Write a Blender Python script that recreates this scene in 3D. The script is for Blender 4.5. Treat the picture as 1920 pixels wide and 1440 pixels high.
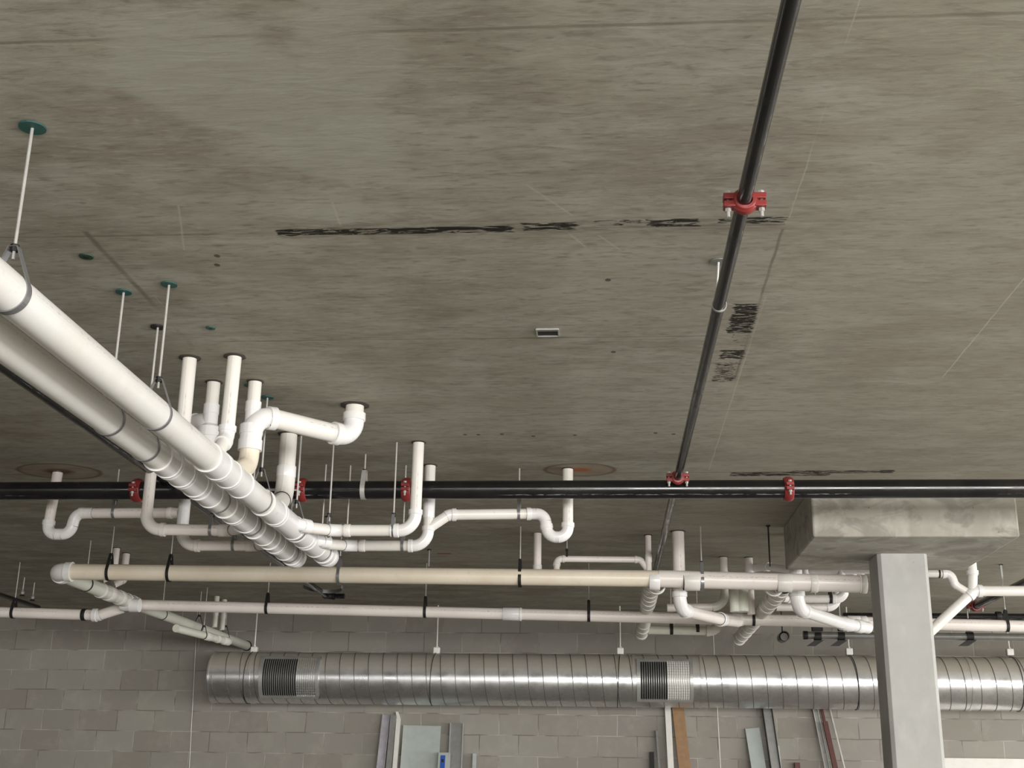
import bpy, bmesh, math, random
from mathutils import Vector, Matrix
random.seed(7)
for o in list(bpy.data.objects): bpy.data.objects.remove(o)
SC = bpy.context.scene
COL = SC.collection
# ------------------------------------------------------------------ camera
FPX = 2342.0
CAM = Vector((0, 0, 1.6))
YAW, PITCH, ROLL = -0.07575, 0.31033, 0.01470
cy, sy, cp, sp, cr, sr = math.cos(YAW), math.sin(YAW), math.cos(PITCH), math.sin(PITCH), math.cos(ROLL), math.sin(ROLL)
FW = Vector((sy*cp, cy*cp, sp)); R0 = Vector((cy, -sy, 0)); U0 = R0.cross(FW)
RT = R0*cr + U0*sr; UP = U0*cr - R0*sr
cam_d = bpy.data.cameras.new('camera'); cam = bpy.data.objects.new('camera', cam_d); COL.objects.link(cam)
cam_d.sensor_width = 36; cam_d.lens = FPX/1920*36; cam_d.clip_start = .05; cam_d.clip_end = 200
M = Matrix((RT, UP, -FW)).transposed().to_4x4(); M.translation = CAM; cam.matrix_world = M
SC.camera = cam
# ------------------------------------------------------------------ colour management, sky
SC.view_settings.view_transform = 'Standard'; SC.view_settings.look = 'None'
SC.view_settings.gamma = 1; SC.view_settings.use_curve_mapping = False
SC.view_settings.exposure = -0.04
W = bpy.data.worlds.new('sky'); SC.world = W; W.use_nodes = True
bg = W.node_tree.nodes['Background']; bg.inputs[0].default_value = (.90, .95, 1, 1); bg.inputs[1].default_value = 1.6
# daylight coming in through the open sides of the parking deck (each lamp fills the real opening)
def daylight(name, loc, rot, sx, sy_, e, c=(1, .98, .95)):
    d = bpy.data.lights.new(name, 'AREA'); d.shape = 'RECTANGLE'; d.size = sx; d.size_y = sy_; d.energy = e; d.color = c
    o = bpy.data.objects.new(name, d); COL.objects.link(o); o.location = loc; o.rotation_euler = rot
    return o
daylight('daylight_behind', (4.75, -7.9, 1.75), (math.radians(101), 0, 0), 10.4, 1.9, 1620)
daylight('daylight_behind_left', (-5.0, -7.9, 2.2), (math.radians(95), 0, 0), 7.6, .55, 150)
daylight('daylight_right', (9.9, 2.6, 1.75), (math.radians(96), 0, math.radians(90)), 20, 1.9, 1250)

# ------------------------------------------------------------------ a point of the place from the survey of the photo
H = 3.35          # ceiling
WY = 13.5         # block wall
def ray(x, y): return RT*((x-960)/FPX) - UP*((y-720)/FPX) + FW
def atz(x, y, z): d = ray(x, y); return CAM + d*((z-CAM.z)/d.z)
def aty(x, y, Y): d = ray(x, y); return CAM + d*(Y/d.y)
def atx(x, y, X): d = ray(x, y); return CAM + d*(X/d.x)
def V(*a): return Vector(a)

# ------------------------------------------------------------------ material kit
class NT:
    def __init__(s, name):
        s.m = bpy.data.materials.new(name); s.m.use_nodes = True; s.t = s.m.node_tree
        s.b = s.t.nodes['Principled BSDF']
    def n(s, k, **kw):
        x = s.t.nodes.new(k)
        for a, v in kw.items(): setattr(x, a, v)
        return x
    def put(s, inp, v):
        if hasattr(v, 'is_output') or isinstance(v, bpy.types.NodeSocket): s.t.links.new(v, inp)
        else: inp.default_value = v
    def coord(s, k='Object'): return s.n('ShaderNodeTexCoord').outputs[k]
    def mapping(s, v, sc=(1, 1, 1), loc=(0, 0, 0)):
        x = s.n('ShaderNodeMapping'); s.put(x.inputs['Vector'], v); x.inputs['Scale'].default_value = sc; x.inputs['Location'].default_value = loc
        return x.outputs[0]
    def noise(s, v, scale, detail=4, rough=.55, dist=0):
        x = s.n('ShaderNodeTexNoise'); s.put(x.inputs['Vector'], v); x.inputs['Scale'].default_value = scale
        x.inputs['Detail'].default_value = detail; x.inputs['Roughness'].default_value = rough; x.inputs['Distortion'].default_value = dist
        return x.outputs['Fac']
    def math(s, op, a, b=0.0, c=None):
        x = s.n('ShaderNodeMath', operation=op); s.put(x.inputs[0], a); s.put(x.inputs[1], b)
        if c is not None: s.put(x.inputs[2], c)
        return x.outputs[0]
    def rng(s, v, a, b, c=0., d=1.):
        x = s.n('ShaderNodeMapRange'); x.clamp = True; s.put(x.inputs[0], v)
        for i, q in enumerate((a, b, c, d)): x.inputs[i+1].default_value = q
        return x.outputs[0]
    def mix(s, f, a, b, mode='MIX'):
        x = s.n('ShaderNodeMix', data_type='RGBA', blend_type=mode); s.put(x.inputs[0], f)
        for i, q in ((6, a), (7, b)):
            if isinstance(q, tuple): q = (*q, 1)
            s.put(x.inputs[i], q)
        return x.outputs[2]
    def sep(s, v):
        x = s.n('ShaderNodeSeparateXYZ'); s.put(x.inputs[0], v); return x.outputs
    def box(s, X, Y, x0, x1, y0, y1, w):
        q = s.math('MINIMUM', s.math('MINIMUM', s.math('SUBTRACT', X, x0), s.math('SUBTRACT', x1, X)),
                   s.math('MINIMUM', s.math('SUBTRACT', Y, y0), s.math('SUBTRACT', y1, Y)))
        return s.rng(q, 0, w)
    def bump(s, h, st=.3, dist=.01):
        x = s.n('ShaderNodeBump'); x.inputs['Strength'].default_value = st; x.inputs['Distance'].default_value = dist
        s.put(x.inputs['Height'], h); s.t.links.new(x.outputs[0], s.b.inputs['Normal'])
    def out(s, c, rough=.8, metal=0.):
        if isinstance(c, tuple): c = (*c, 1)
        s.put(s.b.inputs['Base Color'], c); s.put(s.b.inputs['Roughness'], rough); s.put(s.b.inputs['Metallic'], metal)
        return s.m

def mat_ceiling():
    t = NT('board_formed_concrete'); co = t.coord(); X, Y, Z = t.sep(co)
    big = t.noise(co, .55, 5, .55, .4); med = t.noise(t.mapping(co, (1, 2.2, 1)), 2.1, 5, .6)
    st = t.noise(t.mapping(co, (5, 21, 1)), 1., 5, .6, .5); st2 = t.noise(t.mapping(co, (15, 58, 1), (3, 1, 0)), 1., 3, .55, .3); sp = t.noise(t.mapping(co, (1, 1.6, 1), (7, 2, 0)), 9, 5, .65)
    c = t.mix(t.rng(big, .38, .62), (0.282, 0.252, 0.200), (0.372, 0.350, 0.290))
    c = t.mix(t.rng(med, .42, .66), c, (0.405, 0.390, 0.330))
    mot = t.noise(t.mapping(co, (1, 1.7, 1), (2, 6, 0)), 3.4, 6, .68, .8)
    c = t.mix(t.math('MULTIPLY', t.rng(mot, .53, .68), .38), c, (.215, .19, .15))
    c = t.mix(t.math('MULTIPLY', t.rng(mot, .44, .32), .30), c, (.46, .45, .385))
    sm = t.math('MULTIPLY', t.box(X, Y, .57, .82, 3.3, 5.6, .12), t.rng(t.noise(t.mapping(co, (6, 14, 1)), 1.3, 4, .65), .46, .62))
    c = t.mix(t.math('MULTIPLY', sm, .45), c, (.19, .168, .13))
    c = t.mix(t.math('MULTIPLY', t.rng(st, .50, .72), .34), c, (0.172, 0.147, 0.112))
    c = t.mix(t.math('MULTIPLY', t.rng(st2, .56, .72), .42), c, (0.455, 0.438, 0.376))
    c = t.mix(t.math('MULTIPLY', t.rng(st2, .45, .28), .50), c, (0.158, 0.137, 0.105))
    c = t.mix(t.math('MULTIPLY', t.rng(sp, .56, .72), .20), c, (.17, .15, .12))
    # the large pale patch of smoother cement
    wob = t.math('MULTIPLY', t.math('SUBTRACT', t.noise(co, 2.3, 5, .6), .5), .75)
    wob2 = t.math('MULTIPLY', t.math('SUBTRACT', t.noise(t.mapping(co, (1, 1.5, 1), (4, 8, 0)), 3.2, 6, .62, .4), .5), 1.5)
    pm = None
    for ex_, ey_, rx_, ry_, tilt in ((440, 160, 225, 105, .16), (590, 235, 150, 105, .10), (330, 150, 120, 90, 0.), (650, 110, 120, 90, 0.)):
        k = atz(ex_, ey_, H); rx = abs(atz(ex_+rx_, ey_, H).x-k.x); ry = abs(atz(ex_, ey_+ry_, H).y-k.y)
        dx = t.math('DIVIDE', t.math('SUBTRACT', X, k.x), rx); dy = t.math('SUBTRACT', t.math('DIVIDE', t.math('SUBTRACT', Y, k.y), ry), t.math('MULTIPLY', dx, tilt))
        rr = t.math('SQRT', t.math('ADD', t.math('MULTIPLY', dx, dx), t.math('MULTIPLY', dy, dy)))
        pm = rr if pm is None else t.math('MINIMUM', pm, rr)
    pm = t.math('ADD', pm, wob2)
    c = t.mix(t.math('MULTIPLY', t.rng(pm, 1.12, .84), .50), c, (.43, .435, .365))
    q = atz(610, 400, H)
    d2 = t.math('ADD', t.math('POWER', t.math('DIVIDE', t.math('SUBTRACT', X, q.x), .13), 2.), t.math('POWER', t.math('DIVIDE', t.math('SUBTRACT', Y, q.y), .09), 2.))
    c = t.mix(t.math('MULTIPLY', t.rng(t.math('ADD', d2, t.math('MULTIPLY', wob, 2)), 1.1, .3), .35), c, (0.438, 0.455, 0.394))
    # right-hand bay cast a little lighter
    c = t.mix(t.math('MULTIPLY', t.rng(X, .55, .70), .25), c, (0.411, 0.382, 0.306))
    # panel joints
    n1 = t.math('MULTIPLY', t.math('SUBTRACT', t.noise(co, 7, 3), .5), .010)
    Xj = t.math('ADD', X, n1); Yj = t.math('ADD', Y, n1)
    fade = t.rng(t.noise(co, 1.9, 3), .38, .55)
    def seam(c, x0, x1, y0, y1, col, f, w=.004):
        return t.mix(t.math('MULTIPLY', t.math('MULTIPLY', t.box(Xj, Yj, x0, x1, y0, y1, w), fade), f), c, col)
    for yy in (2.62, 3.77, 4.83, 5.9, 7.16, 8.3, 9.4, 10.5):
        xe = .6 if yy in (3.77, 4.83) else 3.5
        c = seam(c, -9, xe, yy-.012, yy+.004, (0.158, 0.137, 0.105), .55)
        c = seam(c, -9, xe, yy+.006, yy+.014, (0.455, 0.429, 0.350), .4)
    c = seam(c, .602, .609, 1.5, 3.72, (0.50, 0.47, 0.40), .75); c = seam(c, .588, .602, 3.8, 5.4, (0.175, 0.154, 0.123), .7)
    c = seam(c, .606, .616, 4.4, 7.1, (0.525, 0.490, 0.403), .6); c = seam(c, 1.504, 1.513, 3.9, 5.4, (0.560, 0.525, 0.429), .9)
    c = seam(c, -1.745, -1.715, 3.72, 4.9, (0.158, 0.140, 0.108), .8, .01); c = seam(c, -1.70, -1.692, 4.3, 4.75, (0.473, 0.438, 0.367), .7)
    # scuffs running diagonally
    for (x0, y0, x1, y1) in ((985, 345, 1075, 405), (1060, 432, 1100, 465), (1120, 440, 1165, 470), (622, 378, 640, 425), (335, 385, 345, 470)):
        p, r_ = atz(x0, y0, H), atz(x1, y1, H); L = (r_-p).length; tx, ty = (r_.x-p.x)/L, (r_.y-p.y)/L
        ax = t.math('SUBTRACT', Xj, p.x); ay = t.math('SUBTRACT', Yj, p.y)
        al = t.math('ADD', t.math('MULTIPLY', ax, tx), t.math('MULTIPLY', ay, ty)); ac = t.math('SUBTRACT', t.math('MULTIPLY', ax, ty), t.math('MULTIPLY', ay, tx))
        c = t.mix(t.math('MULTIPLY', t.box(al, ac, 0, L, -.006, .006, .006), .4), c, (0.578, 0.551, 0.473))
    # torn-off strips of surface with dark ragged cores
    rag = t.noise(t.mapping(co, (7, 38, 1)), 1.6, 5, .65, 1.2); rag2 = t.noise(t.mapping(co, (14, 60, 1), (5, 2, 0)), 1.8, 4, .6, .6)
    wx = t.math('MULTIPLY', t.math('SUBTRACT', t.noise(t.mapping(co, (6, 30, 1)), 2.5, 4), .5), .05)
    Xr = t.math('ADD', X, t.math('MULTIPLY', wx, 1.5)); Yr = t.math('ADD', Y, t.math('MULTIPLY', wx, .5))
    dk = None
    def patch(x0, y0, x1, y1, th, pad=0.):
        nonlocal dk
        p, r_ = atz(x0, y0, H), atz(x1, y1, H)
        xa, xb = sorted((p.x, r_.x)); ya, yb = sorted((p.y, r_.y))
        m = t.math('MULTIPLY', t.box(Xr, Yr, xa-pad, xb+pad, ya-pad, yb+pad, .008), t.rng(rag, th-.02, th-.08))
        dk = m if dk is None else t.math('MAXIMUM', dk, m)
    for a_ in ((520, 444, 960, 422, .60), (520, 442, 600, 424, .42), (980, 434, 1085, 416, .58), (1115, 424, 1200, 411, .52), (1210, 427, 1315, 409, .58),
               (1345, 421, 1478, 406, .57), (1365, 893, 1560, 884, .58), (1480, 888, 1680, 881, .58)):
        patch(*a_)
    for a_ in ((.50, 4.47, .60, 4.80, .60), (.515, 4.80, .60, 5.0, .40), (.50, 5.0, .60, 5.12, .58), (.49, 5.16, .59, 5.44, .50)):
        m = t.math('MULTIPLY', t.box(Xr, Yr, a_[0], a_[2], a_[1], a_[3], .008), t.rng(rag2, a_[4], a_[4]-.05))
        dk = t.math('MAXIMUM', dk, m)
    # rubbed brown halo of the torn strips
    hp, hq = atz(525, 446, H), atz(1478, 404, H)
    halo = t.math('MULTIPLY', t.box(Xr, Yr, hp.x, hq.x, 3.69, 3.83, .03), t.rng(t.noise(t.mapping(co, (5, 24, 1)), 1.4, 4, .6), .42, .62))
    c = t.mix(t.math('MULTIPLY', halo, .45), c, (.12, .10, .075))
    c = t.mix(t.math('MULTIPLY', dk, .96), c, (.010, .0075, .005))
    # small dark form-tie dots in a row
    for px, py in ((872, 815), (897, 815), (941, 814), (1000, 818), (1078, 816), (1229, 812), (1263, 814), (1140, 525), (1150, 660), (407, 480), (407, 497)):
        p = atz(px, py, H)
        d = t.math('ADD', t.math('POWER', t.math('DIVIDE', t.math('SUBTRACT', X, p.x), .011), 2.), t.math('POWER', t.math('DIVIDE', t.math('SUBTRACT', Y, p.y), .014), 2.))
        c = t.mix(t.math('MULTIPLY', t.rng(d, 1.2, .7), .75), c, (.03, .025, .02))
    # rusty water rings round two of the pipe penetrations
    for px, py, sx_, sy__, core in ((1088, 881, .21, .16, (0.350, 0.108, 0.035)), (110, 884, .25, .20, (0.123, 0.061, 0.032))):
        p = atz(px, py, H)
        d = t.math('SQRT', t.math('ADD', t.math('POWER', t.math('DIVIDE', t.math('SUBTRACT', X, p.x), sx_), 2.), t.math('POWER', t.math('DIVIDE', t.math('SUBTRACT', Y, p.y), sy__), 2.)))
        d = t.math('ADD', d, t.math('MULTIPLY', wob, .35))
        c = t.mix(t.math('MULTIPLY', t.rng(d, 1.02, .95), .38), c, (0.228, 0.144, 0.079))
        c = t.mix(t.math('MULTIPLY', t.math('MULTIPLY', t.rng(d, .86, .95), t.rng(d, 1.05, .97)), .7), c, (0.123, 0.079, 0.044))
        c = t.mix(t.math('MULTIPLY', t.rng(d, .42, .22), .9), c, core)
    p = atz(833, 1038, H); c = t.mix(t.math('MULTIPLY', t.box(Xr, Yr, p.x-.06, p.x+.06, p.y-.03, p.y+.03, .01), .8), c, (0.350, 0.035, 0.026))
    t.bump(t.math('ADD', st, t.math('MULTIPLY', dk, -2)), .35, .006)
    t.put(t.b.inputs['Specular IOR Level'], .25)
    return t.out(c, .88)

def mat_concrete(name, c0, c1, c2, sc=1., blot=.0, rough=.8):
    t = NT(name); co = t.coord()
    c = t.mix(t.rng(t.noise(co, 2.2*sc, 6, .6, .3), .35, .65), c0, c1)
    c = t.mix(t.math('MULTIPLY', t.rng(t.noise(t.mapping(co, (1, 1, .5)), 7*sc, 5, .6), .5, .72), .6), c, c2)
    if blot: c = t.mix(t.math('MULTIPLY', t.rng(t.noise(t.mapping(co, (1, 1, 1.8)), 3.4, 5, .62, .8), .50, .60), blot), c, tuple(q*.45 for q in c0))
    pit = t.n('ShaderNodeTexVoronoi'); t.put(pit.inputs['Vector'], co); pit.inputs['Scale'].default_value = 16
    pm = t.math('MULTIPLY', t.rng(pit.outputs['Distance'], .10, .05), t.rng(t.noise(co, 4, 2), .56, .6))
    c = t.mix(t.math('MULTIPLY', pm, .6), c, tuple(q*.3 for q in c0))
    t.bump(t.noise(co, 30, 5), .12, .004)
    return t.out(c, rough)

def mat_block():
    t = NT('concrete_block'); co = t.coord(); X, Y, Z = t.sep(co)
    cmb = t.n('ShaderNodeCombineXYZ'); wv = t.math('MULTIPLY', t.math('SUBTRACT', t.noise(co, 3.1, 4, .6), .5), .022); wv2 = t.math('MULTIPLY', t.math('SUBTRACT', t.noise(t.mapping(co, (1, 1, 1), (9, 3, 4)), 2.7, 4, .6), .5), .022)
    t.put(cmb.inputs[0], t.math('ADD', X, wv)); t.put(cmb.inputs[1], t.math('ADD', Z, wv2))
    wob = t.n('ShaderNodeMixRGB') if False else None
    br = t.n('ShaderNodeTexBrick'); br.offset = .5
    t.put(br.inputs['Vector'], t.mapping(cmb.outputs[0], (1, 1, 1), (.08, -H+.2105*16-.004, 0)))
    br.inputs['Scale'].default_value = 1; br.inputs['Brick Width'].default_value = .411; br.inputs['Row Height'].default_value = .2105
    br.inputs['Mortar Size'].default_value = .0055; br.inputs['Mortar Smooth'].default_value = .35; br.inputs['Bias'].default_value = 0
    br.inputs['Color1'].default_value = (.0, .0, .0, 1); br.inputs['Color2'].default_value = (1, 1, 1, 1); br.inputs['Mortar'].default_value = (.5, .5, .5, 1)
    c = t.mix(br.outputs['Color'], (0.262, 0.240, 0.203), (0.335, 0.320, 0.278))
    c = t.mix(t.math('MULTIPLY', t.rng(t.noise(co, .9, 4), .4, .62), .5), c, (0.288, 0.261, 0.248))
    c = t.mix(t.math('MULTIPLY', t.rng(t.noise(co, 5, 6, .65), .5, .75), .4), c, (0.432, 0.408, 0.352))
    m = br.outputs['Fac']; n = t.noise(co, 2.6, 3)
    c = t.mix(t.math('MULTIPLY', m, t.math('MULTIPLY', t.rng(n, .48, .60), .8)), c, (0.480, 0.456, 0.400))
    c = t.mix(t.math('MULTIPLY', t.math('MULTIPLY', m, t.rng(n, .50, .42)), .6), c, (0.120, 0.106, 0.088))
    t.bump(t.math('SUBTRACT', t.math('MULTIPLY', t.noise(co, 60, 4), .3), m), .5, .006)
    return t.out(c, .9)

def mat_pvc(name, base, stain, amt=.35, prnt=.75, rough=.34):
    t = NT(name); co = t.coord(); uv = t.sep(t.coord('UV')); U, Vv = uv[0], uv[1]
    c = t.mix(t.math('MULTIPLY', t.rng(t.noise(co, 3.2, 5, .6), .40, .68), amt), base, stain)
    c = t.mix(t.math('MULTIPLY', t.rng(t.noise(co, 22, 4, .6), .62, .76), .25), c, (.42, .36, .28))
    if prnt:
        cmb = t.n('ShaderNodeCombineXYZ'); t.put(cmb.inputs[0], t.math('MULTIPLY', U, 60)); t.put(cmb.inputs[1], t.math('MULTIPLY', Vv, 26))
        d = t.rng(t.noise(cmb.outputs[0], 1.6, 3, .7), .50, .56)
        band = t.math('MULTIPLY', t.rng(U, .030, .036), t.rng(U, .062, .056))
        gap = t.rng(t.noise(cmb.outputs[0], .09, 1), .44, .48)
        c = t.mix(t.math('MULTIPLY', t.math('MULTIPLY', t.math('MULTIPLY', band, d), gap), prnt), c, (.16, .075, .07))
        b2 = t.math('MULTIPLY', t.rng(U, .068, .070), t.rng(U, .076, .074))
        c = t.mix(t.math('MULTIPLY', t.math('MULTIPLY', b2, gap), .35*prnt), c, (.30, .10, .10))
    return t.out(c, rough)

def mat_plain(name, c, rough=.5, metal=0., var=.25):
    t = NT(name); co = t.coord()
    cc = t.mix(t.rng(t.noise(co, 14, 4), .4, .65, 0, var), c, tuple(q*.45 for q in c))
    return t.out(cc, rough, metal)

def mat_black_steel():
    t = NT('black_sprinkler_steel'); co = t.coord(); uv = t.sep(t.coord('UV')); U, Vv = uv[0], uv[1]
    c = t.mix(t.rng(t.noise(co, 5, 5), .45, .7, 0, .7), (.0075, .0075, .0085), (.022, .020, .018))
    cmb = t.n('ShaderNodeCombineXYZ'); t.put(cmb.inputs[0], t.math('MULTIPLY', U, 40)); t.put(cmb.inputs[1], t.math('MULTIPLY', Vv, 9))
    d = t.math('MULTIPLY', t.rng(t.noise(cmb.outputs[0], 1.6, 3, .7), .50, .58), t.rng(t.noise(cmb.outputs[0], .12, 1), .47, .52))
    band = t.math('MULTIPLY', t.rng(U, .860, .866), t.rng(U, .884, .878))
    c = t.mix(t.math('MULTIPLY', t.math('MULTIPLY', band, d), .5), c, (.5, .5, .5))
    return t.out(c, t.rng(t.noise(co, 9, 3), .3, .7, .12, .30), .0)

def mat_galv():
    t = NT('galvanised_duct_sheet'); co = t.coord()
    v = t.n('ShaderNodeTexVoronoi'); t.put(v.inputs['Vector'], co); v.inputs['Scale'].default_value = 38
    sp_ = t.sep(v.outputs['Color'])[0]
    c = t.mix(t.math('MULTIPLY', sp_, .35), (.66, .66, .66), (.84, .84, .85))
    dirt = t.rng(t.noise(t.mapping(co, (1, 1, 1)), 2.4, 5, .6, .4), .40, .75)
    c = t.mix(t.math('MULTIPLY', dirt, .2), c, (.45, .43, .38))
    # brown ceiling reflection painted as a matte tone on the sheet's upward half
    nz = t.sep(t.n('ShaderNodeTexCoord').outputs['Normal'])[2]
    ceil_refl = t.math('MULTIPLY', t.rng(nz, .10, .42), t.rng(t.noise(co, 3, 4), .2, .6, .65, .95))
    c = t.mix(ceil_refl, c, (.36, .325, .265))
    r = t.math('ADD', t.rng(t.noise(co, 6, 4), .3, .7, .20, .32), t.math('MULTIPLY', dirt, .10))
    return t.out(c, t.math('ADD', r, t.math('MULTIPLY', ceil_refl, .35)), t.math('SUBTRACT', .95, t.math('MULTIPLY', ceil_refl, .85)))

MT = {}
MT['ceil'] = mat_ceiling()
MT['block'] = mat_block()
MT['column'] = mat_concrete('column_concrete', (.36, .355, .335), (.43, .425, .405), (.49, .485, .465), 1.)
MT['cap'] = mat_concrete('capital_concrete', (.30, .28, .235), (.40, .38, .33), (.50, .49, .44), 1.3, .45)
MT['floor'] = mat_concrete('floor_concrete', (.33, .315, .285), (.38, .365, .335), (.41, .395, .365), .5)
MT['plainwall'] = mat_concrete('side_wall_concrete', (.20, .19, .165), (.26, .245, .215), (.3, .29, .26), .6)
MT['pvc'] = mat_pvc('white_pvc_pipe', (.78, .755, .71), (.69, .64, .55), .45, .45)
MT['pvc_big'] = mat_pvc('large_white_pvc_pipe', (.77, .76, .73), (.66, .62, .54), .45, .30)
MT['pvc_beige'] = mat_pvc('yellowed_pvc_pipe', (.80, .72, .59), (.68, .58, .44), .6, .12)
MT['pvc_pink'] = mat_pvc('weathered_pvc_pipe', (.81, .75, .70), (.68, .61, .56), .5, .5)
MT['pvc_green'] = mat_pvc('greenish_pvc_pipe', (.70, .71, .62), (.58, .57, .48), .5, .2)
MT['fit'] = mat_pvc('white_pvc_fitting', (.79, .78, .77), (.70, .67, .63), .35, 0, .28)
MT['fit_dull'] = mat_pvc('dull_pvc_fitting', (.74, .71, .67), (.62, .58, .53), .5, 0, .35)
MT['rim'] = mat_pvc('glue_rim', (.80, .78, .74), (.72, .67, .58), .3, 0, .3)
MT['gap_shade'] = mat_plain('dark_gap_shade', (.055, .048, .040), .9)  # dark tone painted for the shaded hole round each pipe
MT['zinc'] = mat_plain('zinc_rod', (.50, .49, .46), .38, .35)
MT['strap'] = mat_plain('galvanised_strap', (.30, .30, .31), .35, .6)
MT['dark'] = mat_plain('dark_steel', (.010, .009, .008), .6, 0)
MT['red'] = mat_plain('red_coupling_enamel', (.24, .028, .026), .35, 0, .45)
MT['black'] = mat_black_steel()
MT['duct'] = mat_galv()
MT['ductseam'] = mat_plain('duct_seam', (.16, .155, .15), .45, .6)
MT['void'] = mat_plain('dark_duct_interior', (.012, .012, .012), .6)
MT['blade'] = mat_plain('grille_blade', (.52, .52, .50), .35, .6)
MT['teal'] = mat_plain('teal_insert', (.025, .095, .082), .6)
MT['green'] = mat_plain('green_insert', (.015, .055, .028), .6)
MT['white'] = mat_plain('white_plastic', (.80, .78, .73), .45, 0, .1)
MT['boardgreen'] = mat_plain('pale_green_board', (.44, .485, .455), .55, 0, .15)
MT['studlav'] = mat_plain('pale_lavender_panel', (.47, .45, .49), .4, .1, .35)
MT['studgrey'] = mat_plain('grey_metal_stud', (.27, .27, .255), .4, .5)
MT['wood'] = mat_plain('brown_plank_wood', (.34, .20, .10), .6, 0, .3)
MT['maroon'] = mat_plain('maroon_steel', (.10, .025, .018), .5)
MT['bluetag'] = mat_plain('blue_label', (.02, .09, .42), .5, 0, .1)
MT['raw'] = mat_plain('grey_box_steel', (.26, .26, .24), .5, .3)

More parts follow.
